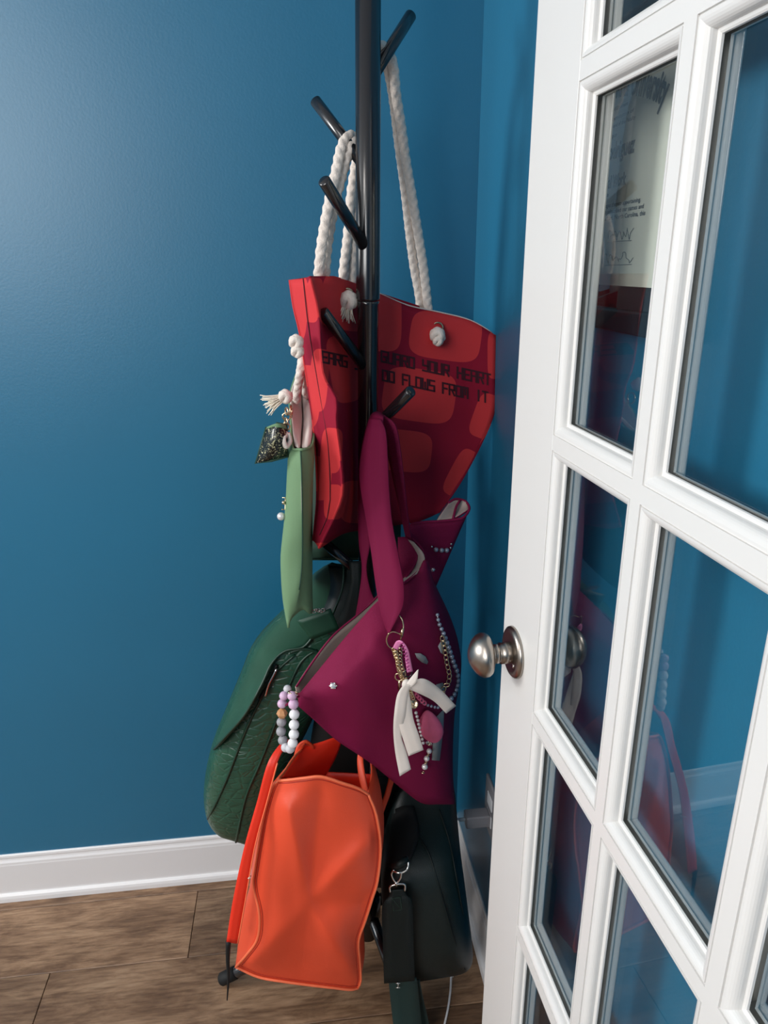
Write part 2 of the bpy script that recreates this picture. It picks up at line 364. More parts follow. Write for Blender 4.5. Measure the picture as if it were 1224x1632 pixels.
# ================================================================ SETTING
def slab(name, lo, hi, m, parent=None, smooth=False):
    lo, hi = Vector(lo), Vector(hi); c = (lo+hi)/2; h = (hi-lo)/2
    return mk(name, *box_geo(c, (Vector((1,0,0)), Vector((0,1,0)), UP), h), m, parent, smooth=smooth)
RX0, RY0, CH = -3.3, -3.4, 2.5
tag(slab('wall_back', (RX0, 0, 0), (.12, .12, CH), 'wall'), kind='structure')
wr_ = tag(slab('wall_right', (0, RY0, 0), (.12, 0, CH), 'wall'), kind='structure')
tag(slab('wall_front', (RX0, RY0-.1, 0), (.12, RY0, CH), 'wall'), kind='structure')
tag(slab('ceiling', (RX0, RY0, CH), (.12, .12, CH+.1), 'ceil'), kind='structure')
floor = tag(slab('floor', (RX0, RY0, -.06), (.12, .12, -.012), 'matboard'), kind='structure')
PITCHP = .1745; y0 = -.125
def plank(x0, x1, ya, yb):
    g = .0006; z1 = 0 + random.uniform(-.0004, .0004)
    xs = (x0+g, x1-g); c = Vector(((xs[0]+xs[1])/2, (ya+yb)/2, -.006))
    o = mk('plank', *box_geo(c, (Vector((1,0,0)), Vector((0,1,0)), UP), Vector(((xs[1]-xs[0])/2, (yb-ya)/2-g, .006+z1))), 'wood', floor, smooth=False)
    bevel(o, .0012, 1)
sB = onfloor(308, 1470).x; sC = onfloor(66, 1592).x
seam1 = onfloor(42, 1447).y; seam2 = onfloor(190, 1538).y; PITCHP = seam1-seam2
joints = {0: [sB-.9], 1: [sB], 2: [sC], 3: [sB+.16], 4: [sC+.35]}
plank(RX0, sB-.9, seam1, 0); plank(sB-.9, 0, seam1, 0)
for i in range(1, 8):
    yt = seam1-(i-1)*PITCHP; j = joints.get(i, [-1.2+.37*(i % 3)])[0]
    for a, b in ((RX0, j-1.2), (j-1.2, j), (j, 0)): 
        if a < b < 1: plank(a, b, yt-PITCHP, yt)
yy = seam1-7*PITCHP
for i in range(11):
    j = -1.1-.4*(i % 4)
    if yy-PITCHP > RY0: plank(RX0, j, yy-PITCHP, yy); plank(j, 0, yy-PITCHP, yy)
    yy -= PITCHP
# baseboards: profile (out from wall, height)
bp_ = [(0,.128),(.004,.128),(.0065,.126),(.0075,.121),(.0065,.117),(.008,.113),(.012,.108),(.0125,.103),(.0135,.100),(.0135,.024),(.0145,.021),(.019,.0195),(.0235,.016),(.0262,.010),(.027,0),(0,0)]
def extr(name, prof, fn, s0, s1, m, parent=None, smooth=False):
    n = len(prof); vs = [fn(s0, *p) for p in prof]+[fn(s1, *p) for p in prof]
    fs = [(i, (i+1) % n, n+(i+1) % n, n+i) for i in range(n)]+[tuple(range(n))[::-1], tuple(range(n, 2*n))]
    return mk(name, vs, fs, m, parent, smooth=smooth)
tag(extr('baseboard_back', bp_, lambda s, o, h: Vector((s, -o*.6, h)), RX0, -.0, 'trimw'), kind='structure')
tag(extr('baseboard_right', bp_, lambda s, o, h: Vector((-o*.6, s, h)), -.0, RY0, 'trimw'), kind='structure')

# ---------------------------------------------------------------- glazed door
DE = W(ray(812.5, 816)[0]*.845, .845, 0); DE.z = 0
dA = math.radians(9.7)
DX = (W(math.sin(dA), -math.cos(dA), 0)-W(0, 0, 0)).normalized()     # from latch edge to hinges
DN = (W(-math.cos(dA), -math.sin(dA), 0)-W(0, 0, 0)).normalized()    # face seen by the camera
DT = .035
def D(t, n, z): return DE+DX*t+DN*n+UP*z                            # n = 0 at the near face, negative behind
door = thing('door_1', DE, 'white french door standing open in front of the teal right wall', 'door'); del door['category']; del door['label']; door['kind'] = 'structure'
ST, PW, MF, ML = .116, .167, .016, .014; DW = 2*ST+3*PW+2*MF
RZ = [.226+.339*k for k in range(6)]; HM = MF/2
def dbox(name, t0, t1, z0, z1, n0=-DT, n1=0, m='white'):
    c = D((t0+t1)/2, (n0+n1)/2, (z0+z1)/2); o = mk(name, *box_geo(c, (DX, DN, UP), ((t1-t0)/2, (n1-n0)/2, (z1-z0)/2)), m, door, smooth=False); return o
bevel(dbox('stile', 0, ST, .008, 2.035), .0015); bevel(dbox('stile', DW-ST, DW, .008, 2.035), .0015)
dbox('rail', ST, DW-ST, .008, RZ[0]+HM); dbox('rail', ST, DW-ST, RZ[5]-HM, 2.035)
for k in range(1, 5): dbox('muntin', ST, DW-ST, RZ[k]-HM, RZ[k]+HM)
for k in range(2):
    t = ST+PW+k*(PW+MF)
    for r in range(5): dbox('muntin', t, t+MF, RZ[r]+HM, RZ[r+1]-HM)
# sticking profile (inward offset, depth below the face)
arc = [(.0016, -.0000), (.0016, .0022), (.0030, .0022)]+[(.0030+.0070*(1-math.cos(a)) if False else .0030+.0072*math.sin(a), .0010+.0068*(1-math.cos(a))) for a in [k*PI_/2/7 for k in range(8)]]+[(.0102, .0100), (.0128, .0104), (.0140, .0120), (.0140, .0148)]
arc = [(-.0002, .0)]+[(.0000, .0018), (.0016, .0018), (.0018, .0004)]+[(.0018+.0086*math.sin(a), .0004+.0078*(1-math.cos(a))) for a in [k*PI_/2/7 for k in range(1, 8)]]+[(.0106, .0096), (.0126, .0099), (.0138, .0108), (.0140, .0126)]
def bead_frame(t0, t1, z0, z1):
    G = []
    for side in (0, 1):
        vs = []; fs = []; n = len(arc)
        for (ct, cz, st, sz) in ((t0, z0, 1, 1), (t1, z0, -1, 1), (t1, z1, -1, -1), (t0, z1, 1, -1)):
            for o, d in arc: vs.append(D(ct+st*o, -d if side == 0 else -DT+d*1.42, cz+sz*o))
        for c in range(4):
            for i in range(n-1):
                a, b = c*n+i, ((c+1) % 4)*n+i; fs.append((a, b, b+1, a+1) if side == 0 else (a+1, b+1, b, a))
        G.append((vs, fs))
    return join(*G)
for r in range(5):
    for c in range(3):
        t0 = ST+c*(PW+MF); t1 = t0+PW; z0 = RZ[r]+HM; z1 = RZ[r+1]-HM
        o = mk('glazing_bead', *bead_frame(t0, t1, z0, z1), 'white', door, smooth=False)
        g = dbox('glass_pane', t0+.001, t1-.001, z0+.001, z1-.001, -.0168, -.0125, 'glass')
KZ = H-.466; kt = .046
kp = D(kt, 0, KZ)
ro = mk('knob_rose', *lathe([(0,.033),(.0015,.0335),(.004,.033),(.0065,.030),(.0075,.026),(.0070,.0235),(.0062,.016),(.0062,.0118)], kp, DN), 'nickel', door)
mk('screw', *join(lathe([(0,.0032),(.0012,.0030),(.0017,.002)], D(kt+.013, .0058, KZ-.012), DN, 16)), 'silver', ro, label='small screw in the rose')
mk('door_knob', *lathe([(.004,.0135),(.020,.0135),(.0205,.0112),(.0225,.0112),(.023,.0122),(.0275,.0122),(.028,.0112),(.030,.0112),(.0312,.0150),(.0325,.0210),(.0345,.0255),(.038,.0278),(.0425,.0282),(.0475,.0262),(.052,.0222),(.056,.0165),(.0592,.0100),(.0608,.0045),(.0612,0)], kp, DN, 56), 'nickel', door)
kb = D(kt, -DT, KZ)
mk('knob_rose', *lathe([(0,.033),(.004,.033),(.007,.027),(.0065,.0118)], kb, -DN), 'nickel', door)
mk('door_knob', *lathe([(.004,.0118),(.02,.0118),(.024,.012),(.028,.020),(.034,.0255),(.040,.026),(.046,.021),(.050,.011),(.051,0)], kb, -DN), 'nickel', door)
for z in (.25, 1.0, 1.8): mk('hinge', *lathe([(0,.006),(.09,.006)], D(DW+.004, -.004, z), UP, 12), 'nickel', door)

# ---------------------------------------------------------------- framed diploma on the right wall
def Rw(s, z, off=0): return Vector((-off, s, z))      # s runs along the wall (negative = nearer)
pf = onwall_r(1112, 545); pl = onwall_r(928, 515); ptop = onwall_r(967, 36)
s_n = pf.y; s_f = pl.y+.13; zb = (pf.z+pl.z)/2; zt = ptop.z
fr_ = thing('picture_frame', Rw((s_n+s_f)/2, zb), 'black framed diploma hanging on the teal wall behind the glazed door', 'picture frame')
fw = .022
for (a, b, c, d) in ((s_n, s_n+fw, zb, zt), (s_f-fw, s_f, zb, zt), (s_n+fw, s_f-fw, zb, zb+fw), (s_n+fw, s_f-fw, zt-fw, zt)):
    bevel(mk('frame_side', *box_geo(Rw((a+b)/2, (c+d)/2, .011), (Vector((0,1,0)), UP, Vector((1,0,0))), ((b-a)/2, (d-c)/2, .0105)), 'frame_black', fr_, smooth=False), .002)
mk('mat_board', *box_geo(Rw((s_n+s_f)/2, (zb+zt)/2, .006), (Vector((0,1,0)), UP, Vector((1,0,0))), ((s_f-s_n)/2-fw, (zt-zb)/2-fw, .0015)), 'matboard', fr_, smooth=False)
pcs = onwall_r(972, 290).y; pw2 = .150; pzb = onwall_r(930, 451).z; pzt = zt-.032
paper = mk('diploma', *box_geo(Rw(pcs, (pzb+pzt)/2, .0085), (Vector((0,1,0)), UP, Vector((1,0,0))), (pw2, (pzt-pzb)/2, .0008)), 'paper', fr_, smooth=False, label='printed diploma sheet with black lettering')
def text_geo(s, size=1.0, bold=0.0):
    cu = bpy.data.curves.new('txt', 'FONT'); cu.body = s; cu.size = size; cu.offset = bold; cu.resolution_u = 2; cu.align_x = 'CENTER'
    o = bpy.data.objects.new('txt', cu); COL.objects.link(o); dg = bpy.context.evaluated_depsgraph_get(); me = bpy.data.meshes.new_from_object(o.evaluated_get(dg))
    vs = [Vector(v.co) for v in me.vertices]; fs = [tuple(p.vertices) for p in me.polygons]
    bpy.data.objects.remove(o); bpy.data.curves.remove(cu); bpy.data.meshes.remove(me)
    return vs, fs
def dtext(s, cs, z, width, h, bold=.02, arcr=0):
    vs, fs = text_geo(s, 1, bold); wx = max(v.x for v in vs)-min(v.x for v in vs); xm = (max(v.x for v in vs)+min(v.x for v in vs))/2; hy = .7
    out = []
    for v in vs:
        x = (v.x-xm)/wx*width; y = v.y/hy*h
        if arcr: a = x/arcr; x, y = (arcr+y)*math.sin(a), (arcr+y)*math.cos(a)-arcr
        out.append(Rw(cs-x, z+y, .00975))
    return mk('lettering', out, fs, 'ink', paper, smooth=False)
dtext('North Carolina Central University', pcs, onwall_r(1000, 145).z-.004, .262, .0235, .045, .30)
zz = lambda py, px=975: onwall_r(px, py).z
dtext('By authority of the Board of Governors', pcs, zz(186), .10, .0035)
dtext('and upon the recommendation of', pcs, zz(200), .13, .0035)
dtext('of the faculty of the University and of the Faculty', pcs, zz(211), .14, .0035)
dtext('has conferred upon', pcs, zz(226), .06, .004)
dtext('Yazmin G. Rodriguez', pcs, zz(258), .150, .0150, .045)
dtext('the degree of', pcs, zz(275), .035, .004)
dtext('Bachelor of Social Work', pcs, zz(302), .125, .0115, .04)
dtext('Magna Cum Laude', pcs, zz(315), .045, .004)
dtext('with all the rights, honors, and privileges thereto appertaining.', pcs, zz(332), .20, .0042)
dtext('In Witness Whereof, we have hereunto subscribed our names and', pcs, zz(342), .215, .0042)
dtext('affixed the seal of the University at Durham, North Carolina, this', pcs, zz(352), .225, .0042)
dtext('May, 20', pcs+.085, zz(362), .04, .0042)
sc_ = onwall_r(961, 405)
def disc(name, c, r, m, parent, r0=0, off=.0099):
    n = 32; vs = [Rw(c.y+math.cos(2*PI_*k/n)*rr, c.z+math.sin(2*PI_*k/n)*rr, off) for rr in (r0, r) for k in range(n)]
    return mk(name, vs, [(k, (k+1) % n, n+(k+1) % n, n+k) for k in range(n)], m, parent, smooth=False)
disc('seal', sc_, .0165, 'seal', paper, .0150); disc('seal', sc_, .0125, 'seal', paper, .0118)
vs = [Rw(sc_.y+math.cos(a)*rr, sc_.z+math.sin(a)*rr, .0099) for a, rr in ((PI_/2, .009), (PI_*1.25, .010), (-PI_/4, .010), (0, .003))]
mk('seal', vs, [(0, 1, 2, 3)], 'seal', paper, smooth=False)
def sign(px0, py0, px1, py1, seed):
    rnd = random.Random(seed); a = onwall_r(px0, py0); b = onwall_r(px1, py1); n = 22; pts = []
    for k in range(n+1):
        t = k/n; pts.append(Rw(a.y+(b.y-a.y)*t+.002*math.sin(k*2.2), a.z+.004+(b.z-a.z)*t+rnd.uniform(-.0045, .006), .0099))
    g = [tube_geo(pts, .00035, seg=4, n=3)]; g.append(tube_geo([Rw(a.y, a.z-.002, .0099), Rw(b.y, b.z-.002, .0099)], .0003, seg=4, n=1))
    mk('signature', *join(*g), 'ink', paper)
sign(983, 382, 1022, 380, 1); sign(978, 420, 1022, 418, 2); sign(928, 388, 943, 388, 3); sign(928, 420, 943, 420, 4)
# frame front glass
mk('glass_pane', *box_geo(Rw((s_n+s_f)/2, (zb+zt)/2, .014), (Vector((0,1,0)), UP, Vector((1,0,0))), ((s_f-s_n)/2-fw, (zt-zb)/2-fw, .001)), 'glass', fr_, smooth=False)

# ---------------------------------------------------------------- outlet, charger, cables
oc = onwall_r(785, 1290)
ol = thing('outlet_plate', oc, 'wall outlet plate low on the teal right wall, coloured grey for shade', 'outlet')
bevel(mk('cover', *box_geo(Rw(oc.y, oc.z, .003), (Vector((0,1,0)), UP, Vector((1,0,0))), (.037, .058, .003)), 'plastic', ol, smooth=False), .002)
for dz in (-.02, .02): mk('socket', *box_geo(Rw(oc.y, oc.z+dz, .0065), (Vector((0,1,0)), UP, Vector((1,0,0))), (.016, .013, .0008)), 'cable', ol, smooth=False)
chp = Rw(oc.y, oc.z-.018, .007)
ch = thing('phone_charger', chp, 'cube phone charger, coloured grey for shade, plugged into the wall outlet beside the door edge', 'charger')
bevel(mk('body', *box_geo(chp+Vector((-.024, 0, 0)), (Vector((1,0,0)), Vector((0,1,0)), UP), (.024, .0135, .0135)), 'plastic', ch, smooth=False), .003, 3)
c0 = chp+Vector((-.048, 0, 0))
tube('cable_plug', [c0+Vector((.004,0,0)), c0+Vector((-.012,0,0))], .0035, 'cable', ch, n=1)
f0 = onfloor(719, 1559); f1 = onfloor(717, 1588); f2 = onfloor(709, 1632)
tube('charging_cable', [c0+Vector((-.010,0,0)), c0+Vector((-.026,.01,-.006)), Vector((c0.x-.036, c0.y+.02, .30)), Vector((-.08, -.10, .12)), onfloor(721, 1538, .004), Vector((f0.x, f0.y, .004)), Vector((f1.x, f1.y, .004)), Vector((f2.x, f2.y, .004)), Vector((f2.x-.05, f2.y-.1, .004)), Vector((f2.x-.2, f2.y-.16, .004))], .0021, 'cable', ch, n=10, label='thin white cable running down to the floor')

# ================================================================ COAT RACK
PF = 1.12; PL = ray(588, 600)[0]*PF; PR = .0172
base = P(587, 1500, PF); base.z = 0
rack = thing('coat_rack', base, 'black metal tree coat rack with angled pegs holding all the bags', 'coat rack')
PA = P(586.5, 0, PF); PB = P(586.5, 480, PF); PDIR = (PA-PB)/(PA.z-PB.z)
def pole_pt(z): return PB+PDIR*(z-PB.z)
zj = ray(588, 481)[1]*(PF-PR)
mk('pole', *lathe([(0,PR),(.74-.09+ .1,PR)], pole_pt(.10), PDIR, 32), 'black_metal', rack)
zb1 = H+zj
mk('pole', *lathe([(0,PR*.93),(zb1-.85-.004,PR*.93),(zb1-.85,PR*1.02)], pole_pt(.85), PDIR, 32), 'black_metal', rack)
mk('pole', *lathe([(0,PR*1.02),(.003,PR*1.04),(1.9-zb1,PR)], pole_pt(zb1+.001), PDIR, 32), 'black_metal', rack)
mk('pole_cap', *lathe([(0,PR*.98),(.008,PR*.9),(.013,PR*.4),(.0135,0)], pole_pt(1.9+.002), PDIR, 32), 'black_metal', rack)
def peg(tip, bz, r=.0085):
    b = pole_pt(bz); d = tip-b; L = d.length
    mk('peg', *lathe([(0,r),(L-.0015,r),(L,r*.8)], b, d, 20), 'black_metal', rack)
zr = lambda py, px, f: H+ray(px, py)[1]*f
peg(P(655, 24, 1.20), zr(133, 587, 1.12)); peg(P(502, 160, 1.18), zr(272, 587, 1.12)); peg(P(516, 287, 1.02), zr(402, 587, 1.12))
peg(P(514, 496, 1.05), zr(592, 587, 1.12)); peg(P(655, 623, 1.03), zr(693, 587, 1.12)); peg(P(512, 860, 1.14), zr(925, 587, 1.12)); peg(P(630, 1120, 1.04), zr(1190, 590, 1.12)); peg(P(640, 980, 1.23), zr(1060, 590, 1.12))
hub = pole_pt(.18)
mk('leg_hub', *lathe([(0,.02),(.008,.026),(.05,.026),(.058,.019)], hub-UP*.03, UP, 28), 'black_metal', rack)
for (l, f) in ((-.345, 1.09), (.05, .99), (-.285, 1.28), (.12, 1.365)):
    ft = W(l, f, 0); ft.z = .0135; d = (ft-hub)
    k = mk('leg', *lathe([(0,.0115),(d.length-.05,.0115),(d.length,.0118)], hub, d, 20), 'black_metal', rack)
    mk('foot_cap', *lathe([(-.035,.0132),(-.002,.0132),(.002,.010)], ft, d, 20), 'black', k)

# ================================================================ RED TOTE
rt = thing('tote_bag', P(620, 850, 1.15), 'red canvas tote with rounded cell print and white rope handles, draped behind the rack pole', 'tote bag', None)
colsF = [[(494,440,.995),(507,495,.992),(511,560,.99),(517,602,.99),(536,635,.985),(536,673,.985),(543,729,.985),(546,785,.985),(534,820,.99),(508,874,.995)],
         [(500,440,1.05),(513,497,1.062),(518,562,1.06),(524,604,1.06),(541,637,1.06),(541,675,1.06),(547,730,1.06),(550,785,1.06),(538,822,1.05),(512,873,1.04)],
         [(528,441,1.085),(534,530,1.09),(545,610,1.10),(556,700,1.11),(560,790,1.12),(545,852,1.11)],
         [(560,449,1.14),(562,520,1.145),(565,610,1.15),(570,700,1.155),(575,790,1.16),(572,846,1.16)],
         [(605,468,1.18),(605,540,1.175),(605,640,1.175),(605,740,1.18),(605,842,1.18)],
         [(650,487,1.205),(650,560,1.205),(650,640,1.20),(645,740,1.20),(640,836,1.20)],
         [(700,498,1.235),(700,560,1.232),(698,640,1.225),(688,740,1.22),(665,832,1.21)],
         [(750,511,1.26),(750,590,1.255),(748,650,1.25),(727,740,1.235),(686,824,1.22)],
         [(793,536,1.275),(791,600,1.268),(789,655,1.26),(768,708,1.25),(733,772,1.235),(700,817,1.22)]]
red = Sheet(colsF, nv=30, nu=5, wr=.006)
red.build('front_panel', 'red', rt, .0018)
strip = Sheet([[(461.5,446,1.045),(468,490,1.045),(478,532,1.045),(490,610,1.045),(500,682,1.04),(504,740,1.035),(505,800,1.03),(499,862,1.02)],
               [(483,444,1.01),(491,517,1.01),(503,590,1.01),(516,664,1.01),(522,700,1.01),(526,770,1.01),(523,820,1.01),(503,866,1.01)],
               colsF[0]], nv=30, nu=5, wr=.003)
strip.build('side_gusset', 'red', rt, .0018)
seam = strip.rows
si = 5
tube('side_seam', [P(r[si][0], r[si][1], r[si][2]-.0012) for r in seam[::2]], .0007, 'print', rt, seg=5, n=1)
# rear panel, same height, further back
back = Sheet([[(x, y, f) for x, y, f in c] for c in ([colsF[i] for i in (2, 3, 4, 5, 6)])], nv=20, nu=4, df=.028)
def flipcols(c): return c
pts0 = [P(r[0][0], r[0][1], r[0][2]) for r in strip.rows]; n0 = len(pts0)
colA = pts0; colE = [P(*q, 0) for q in resample_col(colsF[-1], n0)]
colB = [P(*q, .06) for q in resample_col(colsF[2], n0)]; colC = [P(*q, .04) for q in resample_col(colsF[4], n0)]; colD = [P(*q, .022) for q in resample_col(colsF[6], n0)]; colD2 = [P(*q, .012) for q in resample_col(colsF[7], n0)]
def rawsheet(name, cols, m, parent, nu=4, t=.0018, moff=0, flip=False, label=None):
    nv = len(cols[0]); rows = [[Vector(v) for v in spline([tuple(c[j]) for c in cols], nu)] for j in range(nv)]; k = len(rows[0])
    fs = [(j*k+i, (j+1)*k+i, (j+1)*k+i+1, j*k+i+1) for j in range(nv-1) for i in range(k-1)]
    if flip: fs = [f[::-1] for f in fs]
    uv = [((.45+.35*i/(k-1)), .45+.4*j/(nv-1)) for j in range(nv) for i in range(k)]
    o = mk(name, [v for r in rows for v in r], fs, m, parent, uv, label=label); solid(o, t, -1, moff); return o
rawsheet('rear_panel', [colA, colB, colC, colD, colD2, colE], 'red', rt)
tube('hem', [P(q[0], q[1]-.6, q[2]+.001) for q in red.rows[0][19::2]], .0011, 'lining', rt, seg=6, n=2, label='pale top hem')
# lettering printed on the cloth
FONT = {'G': [[(4,6),(0,6),(0,0),(4,0),(4,3),(2,3)]], 'U': [[(0,6),(0,0),(4,0),(4,6)]], 'A': [[(0,0),(0,6),(4,6),(4,0)],[(0,3),(4,3)]], 'R': [[(0,0),(0,6),(4,6),(4,3),(0,3)],[(2,3),(4,0)]],
 'D': [[(0,0),(0,6),(4,6),(4,0),(0,0)]], 'Y': [[(0,6),(0,3),(4,3)],[(4,6),(4,0),(0,0)]], 'O': [[(0,0),(0,6),(4,6),(4,0),(0,0)]], 'H': [[(0,0),(0,6)],[(4,0),(4,6)],[(0,3),(4,3)]], 'E': [[(4,6),(0,6),(0,0),(4,0)],[(0,3),(3.4,3)]],
 'T': [[(0,6),(4,6)],[(2,6),(2,0)]], 'F': [[(4,6),(0,6),(0,0)],[(0,3),(3.4,3)]], 'L': [[(0,6),(0,0),(4,0)]], 'W': [[(0,6),(0,0),(4,0),(4,6)],[(2,0),(2,4)]], 'S': [[(4,6),(0,6),(0,3),(4,3),(4,0),(0,0)]], 'M': [[(0,0),(0,6),(4,6),(4,0)],[(2,6),(2,2)]], 'I': [[(2,0),(2,6)]]}
def cloth_text(s, x0, y0, x1, y1, h, adv=5.6, sx=None):
    n = len(s); L = math.hypot(x1-x0, y1-y0); ux, uy = (x1-x0)/L, (y1-y0)/L; cw = L/n; k = cw/adv; V = []; F = []
    for i, chh in enumerate(s):
        for st in FONT.get(chh, []):
            for (a, b), (c, d) in zip(st, st[1:]):
                ax, ay = i*cw+a*k, b*h/6; bx, by = i*cw+c*k, d*h/6; dl = math.hypot(bx-ax, by-ay); ex, ey = (bx-ax)/dl, (by-ay)/dl; hw = h*.09
                ax -= ex*hw; ay -= ey*hw; bx += ex*hw; by += ey*hw; m_ = 3
                for q in range(m_+1):
                    for sgn in (-1, 1):
                        X = ax+(bx-ax)*q/m_-ey*hw*sgn; Y = ay+(by-ay)*q/m_+ex*hw*sgn
                        px = x0+ux*X+uy*Y*.9; py = y0+uy*X-ux*Y
                        px = x0+ux*X; py = y0+uy*X-Y
                        V.append((px, py))
                o = len(V)-2*(m_+1)
                for q in range(m_): F.append((o+2*q, o+2*q+1, o+2*q+3, o+2*q+2))
    return V, F
def lay(name, V, F, sheet, m, parent, off=.0012): 
    f_ = sheet
    return mk(name, [f_.surf(px, py, off) for px, py in V], F, m, parent, smooth=False)
def surf(self, px, py, off):      # exact point of the rippled cloth seen at px,py
    if not hasattr(self, 'tri'):
        self.tri = []
        for j in range(self.nv-1):
            for i in range(self.nu-1):
                c = (j, i), (j+1, i), (j+1, i+1), (j, i+1)
                for t in ((c[0], c[1], c[2]), (c[0], c[2], c[3])):
                    self.tri.append([(self.rows[a][b][0], self.rows[a][b][1], self.pts[a][b]) for a, b in t])
    best = None
    for t in self.tri:
        (x0, y0, p0), (x1, y1, p1), (x2, y2, p2) = t; den = (y1-y2)*(x0-x2)+(x2-x1)*(y0-y2)
        if abs(den) < 1e-6: continue
        a = ((y1-y2)*(px-x2)+(x2-x1)*(py-y2))/den; b = ((y2-y0)*(px-x2)+(x0-x2)*(py-y2))/den; c = 1-a-b; mn = min(a, b, c)
        if best is None or mn > best[0]:
            best = (mn, p0*a+p1*b+p2*c)
            if mn >= -1e-4: break
    p = best[1]; return p+(CAMP-p).normalized()*off
Sheet.surf = surf
for args in (('GUARD YOUR HEART', 608, 576, 784, 614, 16.5), ('DO FLOWS FROM IT', 610, 606, 780, 642, 16), ('EARG S', 514, 577, 577, 590, 17)):
    lay('lettering', *cloth_text(*args), red, 'print', rt)
# knots, tassels and ropes
def knot(px, py, f, parent, s=1.0, fringe=(0, 1), m='rope', nfr=26, fl=1.0):
    c = P(px, py, f); r = .0105*s; G = []
    for k in range(3):
        an = k*PI_/3; n = (FWD*.8+RGT*math.cos(an)+UP*math.sin(an)).normalized()
        G.append(ring_geo(c, n, r*.62, r*.48, seg=10))
    o = mk('knot', *join(*G), m, parent)
    if nfr:
        G = []; rnd = random.Random(int(px))
        for k in range(nfr):
            a = rnd.uniform(-.75, .75); L = rnd.uniform(.7, 1.15)*.026*fl
            d = (RGT*fringe[0]-UP*fringe[1]).normalized(); sd = d.cross(FWD).normalized()
            p0 = c+d*r*.5+sd*a*r*.7; p1 = p0+d*L*.5+sd*a*L*.25-FWD*rnd.uniform(0, .008); p2 = p0+d*L+sd*a*L*.7+UP*rnd.uniform(-.004, .002)-FWD*rnd.uniform(-.002, .008)
            G.append(tube_geo([p0, p1, p2], (.0010, .0006), seg=4, n=3))
        mk('tassel', *join(*G), 'tassel', o)
    return o
g1 = surf(red, 553, 478, .008); knot(555, 479, (red.fat(553, 478)-.012), rt, 1.35, (-.25, 1), nfr=44, fl=.75)
knot(697, 534, red.fat(697, 534)-.010, rt, 1.2, (0, .6), nfr=0); knot(698, 543, red.fat(697, 534)-.014, rt, .85, (.3, 1), nfr=0); knot(703, 538, red.fat(697, 534)-.008, rt, .7, nfr=0)
knot(472, 545, .995, rt, .95, nfr=0); knot(474, 560, .995, rt, .85, nfr=0)
for (x, y) in ((553, 470), (697, 523)):
    p = surf(red, x, y, .001); mk('grommet', *ring_geo(p, FWD, .009, .0018), 'gold', rt)
RR = .0071
tube('rope_handle', [P(507,452,1.10), P(508,436,1.085), P(513,388,1.075), P(524,326,1.09), P(536,272,1.11), P(543,240,1.125), P(551,222,1.14), P(561,217,1.155), P(568,230,1.175), P(567,262,1.185), P(560,309,1.18), P(554,378,1.175), P(547,439,1.165), P(548,470,1.17)], RR, 'rope', rt, seg=20, n=26, braid=.16)
tube('rope_handle', [P(517,455,1.12), P(518,436,1.10), P(522,388,1.095), P(533,326,1.105), P(544,282,1.12), P(553,250,1.13), P(560,232,1.14), P(569,226,1.16), P(575,245,1.185), P(573,290,1.19), P(567,343,1.185), P(563,400,1.18), P(561,450,1.175), P(563,470,1.175)], RR, 'rope', rt, seg=20, n=26, braid=.16)
tube('rope_handle', [P(684,512,1.245), P(680,470,1.243), P(674,420,1.24), P(666,370,1.235), P(657,315,1.225), P(647,257,1.215), P(639,200,1.20), P(631,150,1.185), P(627,108,1.175), P(619,84,1.165), P(606,74,1.155), P(594,80,1.155), P(587,104,1.165), P(582,150,1.185), P(581,260,1.20), P(582,380,1.205), P(584,470,1.205)], RR, 'rope', rt, seg=20, n=26, braid=.16)
tube('rope_handle', [P(672,512,1.255), P(668,470,1.253), P(660,425,1.25), P(653,370,1.245), P(646,305,1.235), P(636,230,1.22), P(629,170,1.205), P(622,125,1.19), P(614,98,1.18), P(602,86,1.175), P(592,96,1.175), P(592,120,1.185), P(593,170,1.20), P(593,260,1.21), P(593,380,1.212), P(592,475,1.21)], RR, 'rope', rt, seg=20, n=26, braid=.16)

# ================================================================ SAGE GREEN TOTE (seen edge-on)
gt = thing('tote_bag', P(475, 990, 1.05), 'sage green canvas tote hanging edge-on at the far left of the rack', 'tote bag')
cL = [(466,712,1.005),(460,727,1.0),(459,744,1.0),(456,788,1.0),(453,827,.995),(449,865,.99),(447,895,.99),(450,952,.985),(458,1001,.985)]
cS1 = [(476,716,.985),(477,735,.98),(480,762,.98),(481,810,.98),(481,860,.98),(480,900,.98),(476,943,.975),(466,985,.98)]
cS2 = [(484,716,.985),(484,735,.985),(484,762,.985),(484,810,.985),(484,860,.99),(484,900,.99),(480,940,.99),(483,972,.99)]
cR = [(498,709,1.01),(501,726,1.01),(498,771,1.01),(496,817,1.01),(493,860,1.01),(492,921,1.01),(497,978,1.01)]
def far(cols, px, f): 
    out = []
    for (x, y, ff) in cols: z = ray(x, y)[1]*ff; p = Lz(px, f, z); out.append(p)
    return out
nvv = 26
RL = resample_col(cL, nvv); RS1 = resample_col(cS1, nvv); RS2 = resample_col(cS2, nvv); RRr = resample_col(cR, nvv)
def fold(rows, pl, f, top, depth=0):
    """points behind a near column at the same height, the first rising to the rim"""
    out = []; n = len(rows)
    tp = P(*top)
    for k, (x, y, ff) in enumerate(rows):
        z = ray(x, y)[1]*ff; p = Lz(pl, f, z); w_ = max(0, 1-k/(n*.25)); out.append(p.lerp(Vector((p.x, p.y, tp.z)), w_) if k else tp)
    out[0] = tp; return out
PLc = [P(*q) for q in RL]; PS1 = [P(*q) for q in RS1]; PS2 = [P(*q) for q in RS2]; PRc = [P(*q) for q in RRr]
l1 = fold(RL, 464, 1.06, (464,668,1.06)); l2 = fold(RL, 465, 1.12, (462,632,1.12)); l3 = fold(RL, 472, 1.19, (472,597,1.19))
